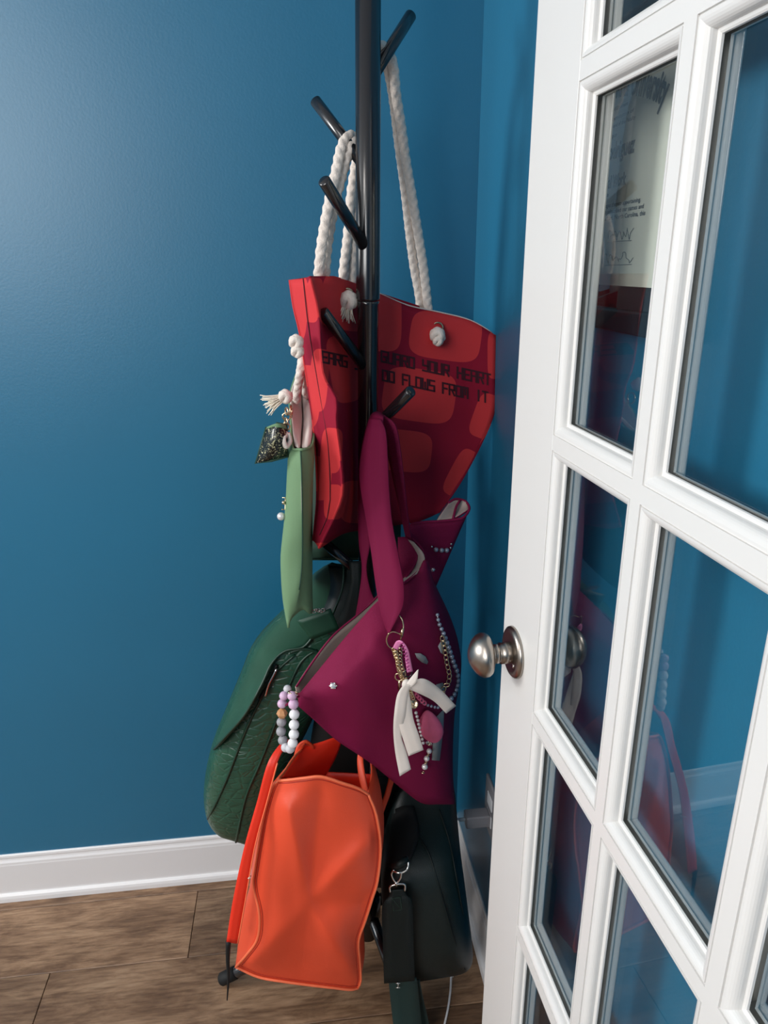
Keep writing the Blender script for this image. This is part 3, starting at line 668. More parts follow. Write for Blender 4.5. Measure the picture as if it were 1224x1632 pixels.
r1 = fold(RRr, 498, 1.06, (499,680,1.06)); r2 = fold(RRr, 492, 1.12, (493,640,1.12)); r3 = fold(RRr, 480, 1.19, (480,597,1.19))
rawsheet('body', [l3, l2, l1, PLc, PS1, PS2, PRc, r1, r2, r3, [a+FWD*.004 for a in l3]], ['sage', 'lining'], gt, nu=4, t=.0028, moff=1)
Sheet([[(473,600,1.18),(466,622,1.12),(464,650,1.08),(467,690,1.03),(469,710,1.01)],[(477,612,1.17),(474,640,1.12),(475,665,1.08),(476,695,1.03),(476,714,1.0)],[(480,620,1.17),(481,645,1.13),(482,670,1.09),(480,697,1.045),(480,712,1.02)]], nv=18, nu=4).build('lining', 'lining', gt, .002, label='cream inner lining')
Sheet([[(480,620,1.17),(481.5,645,1.135),(482.5,670,1.095),(481,697,1.045),(481,713,1.01)],[(484,612,1.17),(488,640,1.12),(490,665,1.08),(490,692,1.03),(488,713,1.0)],[(481,600,1.18),(491,636,1.12),(497,664,1.08),(498,688,1.04),(495,709,1.01)]], nv=18, nu=4).build('lining', 'lining', gt, .002, label='cream inner lining')
tube('hem', [l3[0], l2[0], l1[0], PLc[0], PS1[0], PS2[0], PRc[0], r1[0], r2[0], r3[0]], .0021, 'sage', gt, n=4, seg=8, label='rolled rim with paler canvas')
tube('side_seam', [P(x, y, f-.002) for x, y, f in resample_col([(479,717,.984),(481,762,.98),(482,860,.98),(481,905,.98),(477,940,.975)], 14)], .0011, 'forest', gt, seg=6, n=2)
tube('rope_handle', [P(472,640,1.10), P(475,615,1.09), P(479,590,1.07), P(484,560,1.07), P(490,548,1.085), P(494,535,1.10)], .0062, 'rope', gt, seg=20, n=22, braid=.16)
tube('rope_handle', [P(489,632,1.12), P(486,612,1.11), P(483,585,1.09), P(489,560,1.085), P(495,548,1.10), P(500,535,1.12)], .0062, 'rope', gt, seg=20, n=22, braid=.16)
knot(455, 632, 1.05, gt, 1.0, (-1, .35), nfr=34)
mk('grommet', *ring_geo(P(464, 655, 1.055), RGT, .009, .0016), 'gold', gt)
# zip pouch charm and pearl charm
tg = thing('bag_charm', P(455, 672, 1.03), 'small dark foil-patterned pouch charm on the sage green tote', 'charm')
pou = Sheet([[(425,681,1.0),(417,708,1.0),(408,738,1.0)],[(440,679,.985),(436,706,.98),(431,733,.99)],[(455,676,1.0),(457,704,.99),(458,727,1.0)]], nv=10, nu=5)
pou.build('pouch', 'pattern', tg, .010)
tube('edge_piping', [P(425,681,1.003), P(408,739,1.003), P(433,734,.992), P(458,728,1.003), P(456,677,1.003), P(441,675,.99)], .0022, 'forest', tg, n=1, closed=False)
band('pouch_flap', [(425,681,430,684,.998), (441,675,444,681,.985), (454,677,456,684,.998)], 'sage', tg, .003)
for k in range(5): mk('chain_link', *ring_geo(P(457-k*.5, 656+k*8, 1.03-k*.004), FWD if k % 2 else RGT+FWD*.6, .0055, .0012), 'gold', tg)
tube('cord_loop', [P(457,690,1.0), P(452,700,.99), P(456,712,.99), P(462,703,1.0), P(459,690,1.0)], .0035, 'rope', tg, n=6, braid=.1)
pc = thing('bag_charm', P(451, 790, 1.0), 'tiny gold and pearl charm on the left face of the sage green tote', 'charm')
mk('clasp', *join(tube_geo([P(450,793,1.0), P(455,793,1.0), P(455,812,1.0), P(449,812,1.0)], .0013, seg=6, n=1, closed=True), sphere_geo(P(452,801,.998), .003, 8, 6)), 'gold', pc)
bead('pearl', P(448, 823, .998), pr(6.6, 448, 823, .998), 'pearl', pc)

# ================================================================ forest green canvas tote between
ft_ = thing('tote_bag', P(535, 893, 1.25), 'forest green canvas tote mostly hidden behind the red tote, its bottom edge showing', 'tote bag')
cc = [[(x, 660, 1.26-dx), (x, 760, 1.24-dx), (x-2, 893, 1.22-dx)] for x, dx in ((494, .0), (520, .02), (550, .02), (580, .02), (640, .0))]
fo = Sheet(cc, nv=12, nu=4, wr=.004); fo.build('front_panel', 'forest', ft_, .003)
Sheet(cc, nv=12, nu=4, df=.05).build('rear_panel', 'forest', ft_, .003)
tube('bottom_seam', [P(x, 890, 1.20) for x in (492, 520, 550, 580, 638)], .0014, 'green_leather', ft_, n=2, seg=6)
rawsheet('gusset', [[P(494, 700+k*21.4, 1.25-.003*k) for k in range(10)], [P(494, 700+k*21.4, 1.25-.003*k, .05) for k in range(10)]], 'forest', ft_, nu=1)

# ================================================================ BACKPACK
bk = thing('backpack', P(370, 1345, 1.22), 'dark green crocodile-embossed leather backpack hanging low at the left of the rack', 'backpack')
st = [((527,894),(560,905),1.22,.012), ((500,915),(580,945),1.215,.03), ((474,950),(575,985),1.21,.045), ((450,976),(566,1020),1.20,.055), ((422,1001),(545,1062),1.20,.062), ((401,1032),(522,1098),1.195,.066), ((387,1066),(503,1138),1.19,.068), ((373,1099),(488,1170),1.19,.07),
      ((358,1134),(472,1200),1.185,.072), ((343,1168),(457,1232),1.185,.074), ((333,1200),(444,1262),1.18,.074), ((326,1235),(432,1292),1.18,.072), ((323,1268),(421,1318),1.18,.066), ((326,1300),(412,1336),1.18,.056), ((336,1322),(404,1345),1.18,.040), ((352,1338),(398,1351),1.18,.018)]
SEG = 32; vs = []; bkfront = []
def bk_f(u, fc, hd): return fc - hd*math.sqrt(max(0, 1-abs(2*u-1)**2.6))
for (a, b, fc, hd) in st:
    for k in range(SEG):
        an = 2*PI_*k/SEG; u = .5-.5*math.copysign(abs(math.cos(an))**.8, math.cos(an)); x = a[0]+(b[0]-a[0])*u; y = a[1]+(b[1]-a[1])*u
        s_ = math.sin(an); dd = math.copysign(abs(s_)**.75, s_)*hd; vs.append(P(x, y, fc - dd) if dd > 0 else P(x, y, fc, -dd))
fs = [(i*SEG+k, i*SEG+(k+1) % SEG, (i+1)*SEG+(k+1) % SEG, (i+1)*SEG+k) for i in range(len(st)-1) for k in range(SEG)]+[tuple(range(SEG))[::-1], tuple((len(st)-1)*SEG+k for k in range(SEG))]
body = mk('body', vs, fs, 'croc', bk); ssf = body.modifiers.new('sub', 'SUBSURF'); ssf.levels = ssf.render_levels = 1
class Front(Sheet):
    def __init__(s):
        s.rows = [[(a[0]+(b[0]-a[0])*u, a[1]+(b[1]-a[1])*u, fc-hd*abs(math.sin(math.acos(max(-1, min(1, math.copysign(abs(1-2*u)**1.25, 1-2*u))))))**.75) for u in [k/14 for k in range(15)]] for (a, b, fc, hd) in st]
        s.nv = len(s.rows); s.nu = 15; s.pts = [[P(*q) for q in r] for r in s.rows]
BF = Front()
def drape_grid(name, cols, surface, off, m, parent, nv=16, nu=5, t=.003, edge=None, label=None):
    cols = [resample_col([(x, y, 0) for x, y in c], nv) for c in cols]; rows = [spline([c[j] for c in cols], nu) for j in range(nv)]; k = len(rows[0])
    vs = [surface.surf(q[0], q[1], off(q[0], q[1]) if callable(off) else off) for r in rows for q in r]
    fs = [(j*k+i, (j+1)*k+i, (j+1)*k+i+1, j*k+i+1) for j in range(nv-1) for i in range(k-1)]
    o = mk(name, vs, fs, m, parent, label=label); solid(o, t, -1); return o
flap_out = [(529,896),(500,914),(474,948),(450,975),(422,1000),(400,1031),(386,1066),(372,1100),(358,1134),(345,1166),(338,1192)]
flap_in = [(560,905),(552,945),(528,985),(500,1012),(484,1031),(453,1038),(432,1059),(419,1087),(392,1136),(364,1169),(341,1194)]
flap_m = [((a[0]+b[0])/2, (a[1]+b[1])/2) for a, b in zip(flap_out, flap_in)]
def at_y(pts, y):
    for a, b in zip(pts, pts[1:]):
        if a[1] <= y <= b[1]: return a[0]+(b[0]-a[0])*(y-a[1])/(b[1]-a[1]+1e-6)
    return pts[0][0] if y < pts[0][1] else pts[-1][0]
def flap_off(x, y):
    a, b = at_y(flap_out, y), at_y(flap_in, y); u = max(0, min(1, (x-a)/max(8, b-a))); return .006+.034*u*u*max(0, min(1, (y-1040)/70))
flap = drape_grid('flap', [flap_out, flap_m, flap_in], BF, flap_off, 'green_leather', bk, nv=24, nu=6, t=.004)
tube('flap_piping', [BF.surf(x, y, flap_off(x, y)+.001) for x, y, _ in resample_col([(q[0], q[1], 0) for q in flap_in[3:]], 20)], .0022, 'green_pipe', flap, n=2, seg=8)
tube('seam_piping', [BF.surf(x, y, .002) for x, y, _ in resample_col([(470,1044,0),(440,1072,0),(405,1135,0),(385,1180,0),(362,1240,0),(344,1280,0),(331,1305,0)], 22)], .0024, 'green_pipe', bk, n=2, seg=8)
tube('seam_piping', [BF.surf(x, y, .002) for x, y, _ in resample_col([(505,1036,0),(482,1052,0),(462,1090,0),(440,1150,0),(415,1215,0),(392,1270,0),(376,1342,0)], 22)], .0024, 'green_pipe', bk, n=2, seg=8)
tube('seam_piping', [BF.surf(x, y, .003) for x, y, _ in resample_col([(462,1040,0),(486,1034,0),(512,1042,0)], 10)], .003, 'green_pipe', bk, n=2, seg=8)
zp = [(441,1060),(434,1078),(425,1096),(414,1113)]
tube('zipper', [BF.surf(x, y, .004) for x, y in zp], .0028, 'black', bk, n=5, seg=8)
tube('zipper_pull', [BF.surf(x, y, .013) for x, y in ((441,1066),(435,1078),(428,1091),(423,1109))], .0030, 'silver', bk, n=4, seg=8, label='silver zipper pull')
band('shoulder_strap', [(524,900,572,905,1.15,1.13),(528,935,575,940,1.14,1.11),(515,975,560,985,1.13,1.11),(500,1005,550,1016,1.13,1.11)], 'night_green', bk, .006)
tube('strap_edge', [P(548,902,1.128), P(545,940,1.112), P(528,985,1.108)], .002, 'green_pipe', bk, n=4)
band('front_strap', [(556,894,576,894,1.10,1.10),(558,930,576,935,1.09,1.09),(545,975,575,990,1.09,1.09),(530,1010,575,1030,1.10,1.10)], 'night_green2', bk, .004)
bd = mk('button', *lathe([(0,.007),(.003,.007),(.004,.004)], P(546, 995, 1.098), -FWD, 16), 'black_metal', bk)
tt = thing('luggage_tag', P(510, 985, 1.09), 'flat dark green leather tag on a silver chain above the backpack flap', 'tag')
tgs = Sheet([[(473,990,1.08),(496,1020,1.08)],[(501,980,1.078),(518,1012,1.078)],[(527,970,1.08),(541,1003,1.08)]], nv=6, nu=4); tgs.build('tag', 'green_tag', tt, .002)
for k in range(6): mk('chain_link', *ring_geo(P(497+k*3.6, 973+1.5*math.sin(k*2), 1.07), FWD if k % 2 else UP*.6+FWD, .003, .0008, seg=10), 'silver', tt)

# ================================================================ MAGENTA BAG
mg = thing('shoulder_bag', P(620, 1280, 1.02), 'large magenta tote hanging tilted in front of the pole by wide magenta straps', 'tote bag')
mcols = [[(475,1108,.945),(475,1116,.945),(476,1126,.945)],
         [(505,1071,.955),(502,1108,.937),(501,1148,.957)],
         [(544,1023,.965),(540,1095,.925),(535,1179,.965)],
         [(575,987,.975),(572,1070,.93),(570,1130,.935),(571,1203,.97)],
         [(602,958,.985),(600,1040,.945),(598,1130,.945),(599,1223,.985)],
         [(640,930,1.0),(640,1020,.965),(638,1130,.965),(640,1257,1.0)],
         [(664,914,1.015),(668,1000,.985),(668,1130,.985),(672,1280,1.015)],
         [(680,892,1.035),(690,970,1.01),(698,1080,1.005),(697,1180,1.01),(700,1282,1.03)],
         [(690,925,1.07),(712,985,1.05),(722,1060,1.04),(716,1160,1.04),(722,1282,1.06)],
         [(694,932,1.10),(718,984,1.09),(731,1026,1.085),(735,1067,1.085),(725,1135,1.085),(722,1188,1.085),(722,1232,1.085),(725,1281,1.09)]]
MG = Sheet(mcols, nv=28, nu=5, wr=.007, wscale=6)
# a long diagonal crease
for j, r in enumerate(MG.rows):
    for i, (x, y, f) in enumerate(r):
        d = (x-600)*.62-(y-1010)*.78; e = (x-600)*.78+(y-1010)*.62
        if 0 < e < 190: f2 = f - .010*math.exp(-(d+22)**2/180)*math.sin(PI_*e/190)+.012*math.exp(-(d-8)**2/200)*math.sin(PI_*e/190); MG.rows[j][i] = (x, y, f2); MG.pts[j][i] = P(x, y, f2)
MG.build('front_panel', ['magenta', 'taupe'], mg, .003, 1)
backm = Sheet([[(472,1096,.965),(476,1112,.97),(482,1125,.975)],[(500,1054,.985),(505,1100,1.0),(512,1150,1.0)],[(532,1013,1.0),(538,1095,1.03),(545,1170,1.01)],[(571,980,1.015),(580,1080,1.06),(585,1190,1.03)],[(602,951,1.03),(610,1060,1.08),(620,1225,1.04)],[(640,900,1.05),(645,1040,1.085),(660,1262,1.06)],[(649,857,1.075),(670,1040,1.09),(690,1278,1.08)]], nv=20, nu=5, wr=.003)
backm.build('rear_panel', ['taupe', 'magenta'], mg, .003, 1)
tube('rim_edge', [P(x, y-1.2, f) for x, y, f in backm.rows[0][::2]], .0016, 'magenta', mg, n=2, seg=6)
side = Sheet([[(649,857,1.08),(650,890,1.085),(655,950,1.09)],[(655,836,1.09),(662,880,1.10),(668,940,1.10)],[(698,831,1.10),(688,880,1.11),(682,935,1.10)],[(738,825,1.115),(712,880,1.12),(690,935,1.105)],[(748,813,1.13),(724,868,1.13),(695,935,1.11)]], nv=12, nu=5, wr=.003)
side.build('side_wing', ['magenta', 'taupe'], mg, .003, 1)
inn = Sheet([[(694,832,1.105),(704,815,1.12),(714,801,1.135)],[(712,830,1.11),(720,812,1.135),(724,797,1.145)],[(728,826,1.115),(732,812,1.14),(733,797,1.15)],[(747,814,1.13),(747,808,1.14),(744,801,1.145)]], nv=8, nu=4); inn.build('lining_fold', ['magenta', 'taupe'], mg, .003, 1, label='taupe inner lining')
tube('rim_edge', [P(714,802,1.133), P(724,796,1.143), P(733,796,1.148), P(743,800,1.145), P(748,811,1.13), P(738,825,1.113), P(718,829,1.107), P(698,831,1.10), P(676,832,1.095), P(655,835,1.09)], .0022, 'magenta', mg, n=4, seg=8)
tube('divider', [P(733,798,1.142), P(727,808,1.13), P(722,827,1.11)], .0022, 'magenta', mg, n=4, seg=8)
# crescent fold of the rim beside the strap
Sheet([[(650,860,1.063),(663,880,1.05),(663,898,1.035),(654,912,1.022),(638,926,.996)],[(656,862,1.06),(669,880,1.046),(670,896,1.033),(660,912,1.018),(640,928,.994)],[(660,864,1.058),(675,882,1.044),(676,894,1.032),(666,911,1.016),(642,930,.993)]], nv=18, nu=4).build('lining_fold', 'taupe', mg, .002, label='taupe lining at the rim')
Sheet([[(634,856,1.066),(634,900,1.045),(634,935,1.003)],[(648,856,1.066),(652,895,1.042),(640,928,1.0)],[(656,861,1.064),(666,888,1.042),(644,926,1.0)]], nv=12, nu=4).build('side_wing', 'magenta', mg, .002)
tube('rim_edge', [P(648,855,1.078), P(662,863,1.07), P(673,877,1.06), P(678,891,1.045), P(672,903,1.03), P(660,917,1.012), P(642,930,.995)], .0022, 'magenta', mg, n=5, seg=8)
# straps
band('strap', [(589,668,607,668,1.045,1.035),(583,690,615,690,1.035,1.02),(575,730,618,735,1.03,1.01),(574,770,620,780,1.02,1.0),(584,830,625,832,1.0,.985),(592,880,635,885,.985,.965),(599,930,643,930,.975,.95),(606,970,643,962,.965,.945),(613,995,634,984,.962,.945),(619,1010,621,1009,.96,.955)], 'magenta_web', mg, .0022, n=8)
band('strap', [(600,665,612,662,1.065,1.055),(608,680,630,678,1.065,1.05),(616,715,638,716,1.07,1.05),(628,770,645,775,1.07,1.055),(638,815,650,820,1.07,1.06),(647,857,656,860,1.07,1.065)], 'magenta_web', mg, .0022, n=8)
band('strap', [(588,668,600,662,1.075,1.065),(579,700,595,695,1.08,1.07),(572,745,584,745,1.08,1.07),(571,790,584,790,1.075,1.065),(572,860,590,860,1.06,1.05),(577,905,584,905,1.055,1.05),(572,950,592,945,1.05,1.045),(565,990,602,960,1.045,1.04)], 'magenta_web', mg, .0022, n=8)
band('strap_top', [(587,671,610,679,1.062,1.036),(594,659,611,666,1.064,1.04),(605,657,613,664,1.085,1.065),(611,664,616,670,1.10,1.085)], 'magenta_web', mg, .0022, n=6)
def stud(px, py, sh, parent, r=.0042, off=.004):
    p = sh.surf(px, py, off)
    o = mk('crystal_stud', *join(lathe([(0,r),(.002,r),(.0035,r*.6),(.0036,0)], p, CAMP-p, 8)), 'crystal', parent, smooth=False)
    mk('stud_setting', *join(*[sphere_geo(p+(RGT*math.cos(a)+UP*math.sin(a))*r*1.1, r*.3, 6, 4) for a in [k*PI_/3 for k in range(6)]]), 'silver', o)
stud(531, 1093, MG, mg, .0046); stud(690, 908, side, mg, .0030); stud(687, 931, side, mg, .0036)
for i, (x, y) in enumerate(((695,876),(704,877),(712,877))):
    bead('pearl', side.surf(x, y, .006), .0042, 'grey_pearl', mg)
for (x, y) in ((688,871),(718,873),(719,867)): bead('pearl', side.surf(x, y, .005), .0020, 'silver', mg)
def patch(pts, sh, off=.003):
    n = len(pts); vs = [sh.surf(x, y, off) for x, y in pts]; c = sum(vs, Vector())/n
    o = mk('felt_patch', vs+[c], [(k, (k+1) % n, n) for k in range(n)], 'grey_patch', mg); solid(o, .0012, -1)
patch([(661,1041),(670,1041),(678,1046),(682,1054),(680,1058),(672,1055),(664,1048)], MG); patch([(704,1019),(707,1020),(706,1043),(702,1040),(698,1030)], MG)
patch([(688,1150),(707,1130),(706,1160),(700,1212),(688,1211),(690,1180)], MG); patch([(695,1091),(705,1088),(708,1100),(700,1106),(694,1100)], MG)

# ---------------------------------------------------------------- charm cluster on the magenta bag
kc = thing('bag_charm', MG.surf(628, 1010, .02), 'cluster of gold rings, cream ribbon, pearls and pink pouch clipped to the magenta strap', 'charm')
Q = lambda x, y, o=.012: MG.surf(x, y, o)
tube('key_ring', [Q(620,1009,.03), Q(616,1018,.022), Q(618,1028,.018), Q(626,1034,.016), Q(634,1032,.016)], .0012, 'gold', kc, n=6, seg=8)
tube('key_ring', [Q(636,981,.018), Q(641,988,.02), Q(643,1000,.02), Q(640,1012,.02), Q(638,1020,.018)], .0012, 'gold', kc, n=6, seg=8)
mk('clasp', *tube_geo([Q(642,1001,.02), Q(640,1014,.02)], .0024, seg=10, n=1), 'gold', kc)
mk('key_ring', *tube_geo([Q(618,1011,.02), Q(626,1007,.02), Q(636,1010,.02), Q(641,1015,.02)], .0009, seg=6, n=5), 'gold', kc)
band('printed_ribbon', [(626,1032,634,1036,.925,.925),(632,1022,640,1027,.918,.918),(641,1022,643,1030,.915,.915),(650,1034,646,1041,.916,.916),(654,1050,646,1052,.920,.92),(658,1070,649,1072,.925,.925)], 'pink_ribbon', kc, .0007, n=8)
rb = []
for k in range(9):
    t = k/8; x = 640.5+9.5*math.sin(t*1.5); y = 1025+42*t
    rb.append(tube_geo([P(x-2.4, y+1.6, .9145), P(x+2.8, y-.6, .9145)], .0008, seg=4, n=1)); 
    if k % 2: rb.append(tube_geo([P(x, y, .9145), P(x, y+3.2, .9145)], .0007, seg=4, n=1))
mk('lettering', *join(*rb), 'pink_ink', kc)
def chain(pts, n, r, tr, m, parent, off=.014, alt=True):
    d = resample_col([(x, y, 0) for x, y in pts], n)
    for k, (x, y, _) in enumerate(d):
        p = Q(x, y, off); x2, y2, _ = d[min(k+1, n-1)] if k < n-1 else d[k-1]; dr = Q(x2, y2, off)-p
        nn = FWD+RGT*.3 if k % 2 else dr.cross(FWD)+FWD*.35
        mk('chain_link', *ring_geo(p, nn, r, tr, .62, dr, seg=12), m, parent)
chain([(630,1036),(633,1050),(635,1064),(641,1080),(648,1092)], 12, .0042, .0012, 'gold', kc, .02)
chain([(638,1036),(638,1052),(642,1068),(647,1084)], 10, .0038, .0011, 'gold', kc, .024)
chain([(627,1036),(631,1048),(636,1062),(638,1076)], 8, .0036, .0010, 'gold', kc, .018)
mk('key_ring', *ring_geo(Q(636,1079,.02), FWD+RGT*.2, .0062, .0011), 'gold', kc); mk('key_ring', *ring_geo(Q(650,1073,.03), FWD-RGT*.2, .0062, .0010), 'black_metal', kc)
mk('clasp', *tube_geo([Q(637,1084,.016), Q(636,1098,.016)], .0025, seg=10, n=1), 'gold', kc)
chain([(652,1096),(655,1104),(658,1112)], 5, .004, .0012, 'gold', kc, .02); chain([(660,1104),(668,1112),(676,1120)], 5, .0042, .0013, 'pink', kc, .018)
mk('medallion', *join(lathe([(0,.0075),(.0015,.0075),(.002,.006),(.0016,.0055)], Q(659,1122,.016), CAMP-Q(659,1122), 24), lathe([(0,.0025),(.0026,.002)], Q(659,1122,.016), CAMP-Q(659,1122), 8)), 'gold', kc)
kn = mk('ribbon_bow', *sphere_geo(Q(648,1091,.036), .0075, 14, 9, (1.0, .75, 1.2)), 'ribbon', kc)
rbs = [[(644,1090,655,1092,.90),(633,1108,650,1108,.905),(628,1140,646,1138,.91),(627,1168,640,1172,.92),(630,1200,647,1196,.925),(637,1237,655,1226,.925)],
       [(641,1100,651,1098,.905,.905),(634,1125,655,1120,.908,.908),(636,1155,659,1146,.915,.912),(643,1180,667,1170,.92,.915),(651,1205,675,1195,.925,.92)],
       [(652,1098,656,1086,.91,.905),(672,1107,676,1082,.912,.905),(692,1118,700,1097,.93,.925),(711,1137,727,1125,.945,.945)],
       [(646,1092,655,1096,.905,.90),(653,1082,664,1086,.90,.895),(665,1068,667,1067,.895,.895)]]
for p in rbs: band('ribbon_tail', p, 'ribbon', kn, .0007, n=7)
po = Q(686.5, 1158, .02); rr = pr(17.5, 686, 1157, .99)
vs, fs = sphere_geo((0, 0, 0), 1, 20, 16)
vs2 = []
for v in vs:
    t = (v.z+1)/2; k = .72+.42*math.sin((1-t)*2.2); k *= 1-.08*abs(math.sin(3*math.atan2(v.y, v.x)))*t
    vs2.append(po+RGT*(v.x*rr*k+.0015*v.z*-4)+(-FWD)*(v.y*rr*.55*k)+UP*(v.z*rr*1.72))
mk('pink_pouch', vs2, fs, 'pink', kc)
for x, y in [(663,1136),(664.5,1142),(666,1148),(667.3,1154),(668.6,1160),(670,1166),(671.5,1172),(673,1178),(674.5,1184)]: bead('pearl', Q(x, y, .014), .0028, 'pearl', kc)
for x, y in [(672,1119),(677,1122),(682,1124),(687.5,1125.5),(693,1127),(698,1127.5)]: bead('pearl', Q(x, y, .017), .0026, 'grey_pearl', kc)
for x, y, r in [(684,1197,.0046),(680,1209,.0048),(677,1222,.0052)]: bead('pearl', Q(x, y, .014), r, 'pearl', kc)
for x, y in [(684,1186),(682,1203),(678.5,1215.5),(674,1231)]: mk('spacer', *ring_geo(Q(x, y, .014), UP, .0024, .0010, seg=10), 'gold', kc)
for k in range(3): mk('chain_link', *ring_geo(Q(681+k*2.5, 1183+k, .014), FWD+RGT*(k-1), .0028, .0008, seg=10), 'silver', kc)
ps = thing('pearl_strand', MG.surf(697, 980, .01), 'curved strand of grey pearls with a gold chain hanging right on the magenta bag', 'pearl strand')
arcp = [(697,980),(700,994),(707,1010),(716,1035),(722,1054),(728,1070),(729.5,1087),(725,1104),(719,1113)]
d = resample_col([(x, y, 0) for x, y in arcp], 19)
for k, (x, y, _) in enumerate(d): bead('pearl', Q(x, y, .010), .0030+.0014*min(1, k/6), 'grey_pearl', ps)
tube('thread', [Q(x, y, .010) for x, y, _ in d], .0006, 'silver', ps, n=1, seg=5)
chain([(705,1018),(709,1036),(712,1056),(716,1075),(714,1088),(708,1096),(704,1105)], 13, .0052, .0012, 'gold', ps, .012)

# ================================================================ bead bracelet
br = thing('bead_bracelet', P(460, 1112, .925), 'lilac, white and grey bead wristlet hanging at the left tip of the magenta bag', 'bracelet')
BS = [('bead_pale',458,1098,.928,6.5),('lilac',452.5,1109,.922,7.5),('lilac',465.5,1109,.905,7.6),('lilac',449.5,1121.5,.925,7.6),('lilac',467.7,1122.4,.902,8.4),('bead_white',469,1138.5,.90,8.4),('bead_grey',448.6,1150.7,.925,7.9),('bead_white',468.6,1155,.90,8.4),('bead_grey',448,1165.6,.925,8.0),('bead_white',468.3,1170.3,.90,8.4),('bead_grey',450.8,1179.5,.922,7.9),('bead_white',466.5,1184.3,.90,8.2),('bead_pale',455.5,1191,.915,7.8),('bead_pale',462.5,1193,.907,7.8)]
for m_, x, y, f, r in BS: bead('bead', P(x, y, f), pr(r, x, y, f), m_, br)
wp = P(449.5, 1137, .925); wr2 = pr(9, 449, 1137, .925)
import bmesh
mk('bead', *sphere_geo(wp, wr2, 6, 4, (1, 1, .95)), 'wood_bead', br, smooth=False, label='faceted wooden bead')
mk('key_ring', *ring_geo(P(467, 1104, .91), UP+FWD*.4+RGT*.2, .0085, .0014, .8), 'gold', br)
tube('cord_tie', [P(456,1124,.915), P(460,1121,.91), P(470,1112,.925), P(476,1110,.94)], .0018, 'magenta_web', br, n=5)

# ================================================================ ORANGE BAG
og = thing('handbag', P(480, 1570, .97), 'bright orange leather tote with slouching front panel at the foot of the rack', 'handbag')
of_ = .925
ocols = [[(443.6,1244,.93),(434,1256,.93),(419.5,1306,.925),(407,1381,.92),(404,1411,.918),(413.5,1457,.905),(410.5,1496,.905),(392,1523,.912),(376,1541,.92)],
         [(460,1243,.920),(447,1320,.905),(438,1400,.90),(440,1460,.895),(430,1510,.90),(412,1557,.915)],
         [(485,1240,.915),(475,1300,.903),(470,1360,.898),(472,1430,.90),(470,1490,.90),(450,1564,.912)],
         [(513,1238,.915),(505,1300,.905),(500,1370,.904),(499,1434,.905),(500,1500,.90),(495,1570,.915)],
         [(546,1248,.918),(540,1310,.908),(538,1370,.902),(536,1430,.90),(535,1500,.90),(530,1574,.92)],
         [(570,1256,.925),(575,1330,.912),(576,1390,.905),(565,1440,.905),(553,1490,.908),(556,1530,.915),(558,1577,.93)],
         [(587,1266,.935),(600,1300,.93),(606.5,1351,.925),(602,1402,.92),(594,1430,.92),(582,1468,.925),(571.5,1499,.93),(573,1532,.935),(575,1562,.94),(570,1575,.94)]]
OG = Sheet(ocols, nv=44, nu=9, wr=.002, wscale=8)
def seg_d(x, y, a, b):
    dx, dy = b[0]-a[0], b[1]-a[1]; t = max(0, min(1, ((x-a[0])*dx+(y-a[1])*dy)/(dx*dx+dy*dy))); return math.hypot(x-a[0]-dx*t, y-a[1]-dy*t), t
CR = [((458,1290),(492,1425),20,-.010),((500,1428),(592,1340),20,-.011),((512,1250),(497,1415),16,.007),((500,1455),(556,1545),18,-.009),((494,1440),(404,1530),24,-.009),((500,1425),(420,1330),30,.004),((505,1440),(590,1440),20,.006),((490,1460),(480,1560),22,.006),((497,1432),(499,1434),20,.010)]
for j, r in enumerate(OG.rows):
    for i2, (x, y, f) in enumerate(r):
        e_ = min(1, i2/5, (OG.nu-1-i2)/5, j/4, (OG.nv-1-j)/4); g = 0
        for a, b, wd, am in CR:
            d_, t = seg_d(x, y, a, b); g += am*math.exp(-(d_/wd)**1.5)
        OG.rows[j][i2] = (x, y, f+g*e_); OG.pts[j][i2] = P(x, y, f+g*e_)
OG.build('front_panel', 'orange', og, .003)
def edge_tube(sh, which, r, m, parent, name='piping', off=.001):
    rows = sh.rows
    q = [r_[0] for r_ in rows] if which == 'L' else [r_[-1] for r_ in rows] if which == 'R' else rows[0] if which == 'T' else rows[-1]
    pp = [P(x, y, f-off) for x, y, f in q]; tube(name, pp, r, m, parent, n=1, seg=8)
for wch in 'LRTB': edge_tube(OG, wch, .0024, 'orange_edge', og)
def inset(sh, which, d):
    out = []
    R_ = sh.rows; nv, nu = sh.nv, sh.nu
    if which == 'T': src = [(R_[0][i], R_[2][i]) for i in range(1, nu-1)]
    if which == 'B': src = [(R_[-1][i], R_[-3][i]) for i in range(1, nu-1)]
    if which == 'R': src = [(R_[j][-1], R_[j][-3]) for j in range(1, nv-1)]
    if which == 'L': src = [(R_[j][0], R_[j][2]) for j in range(1, nv-1)]
    for a, b in src:
        L = math.dist(a[:2], b[:2])+1e-6; x = a[0]+(b[0]-a[0])/L*d; y = a[1]+(b[1]-a[1])/L*d; out.append(sh.surf(x, y, .0006))
    return out
for wch in 'LRTB': tube('stitching', inset(OG, wch, 5.0), .0007, 'stitch', og, n=1, seg=5)
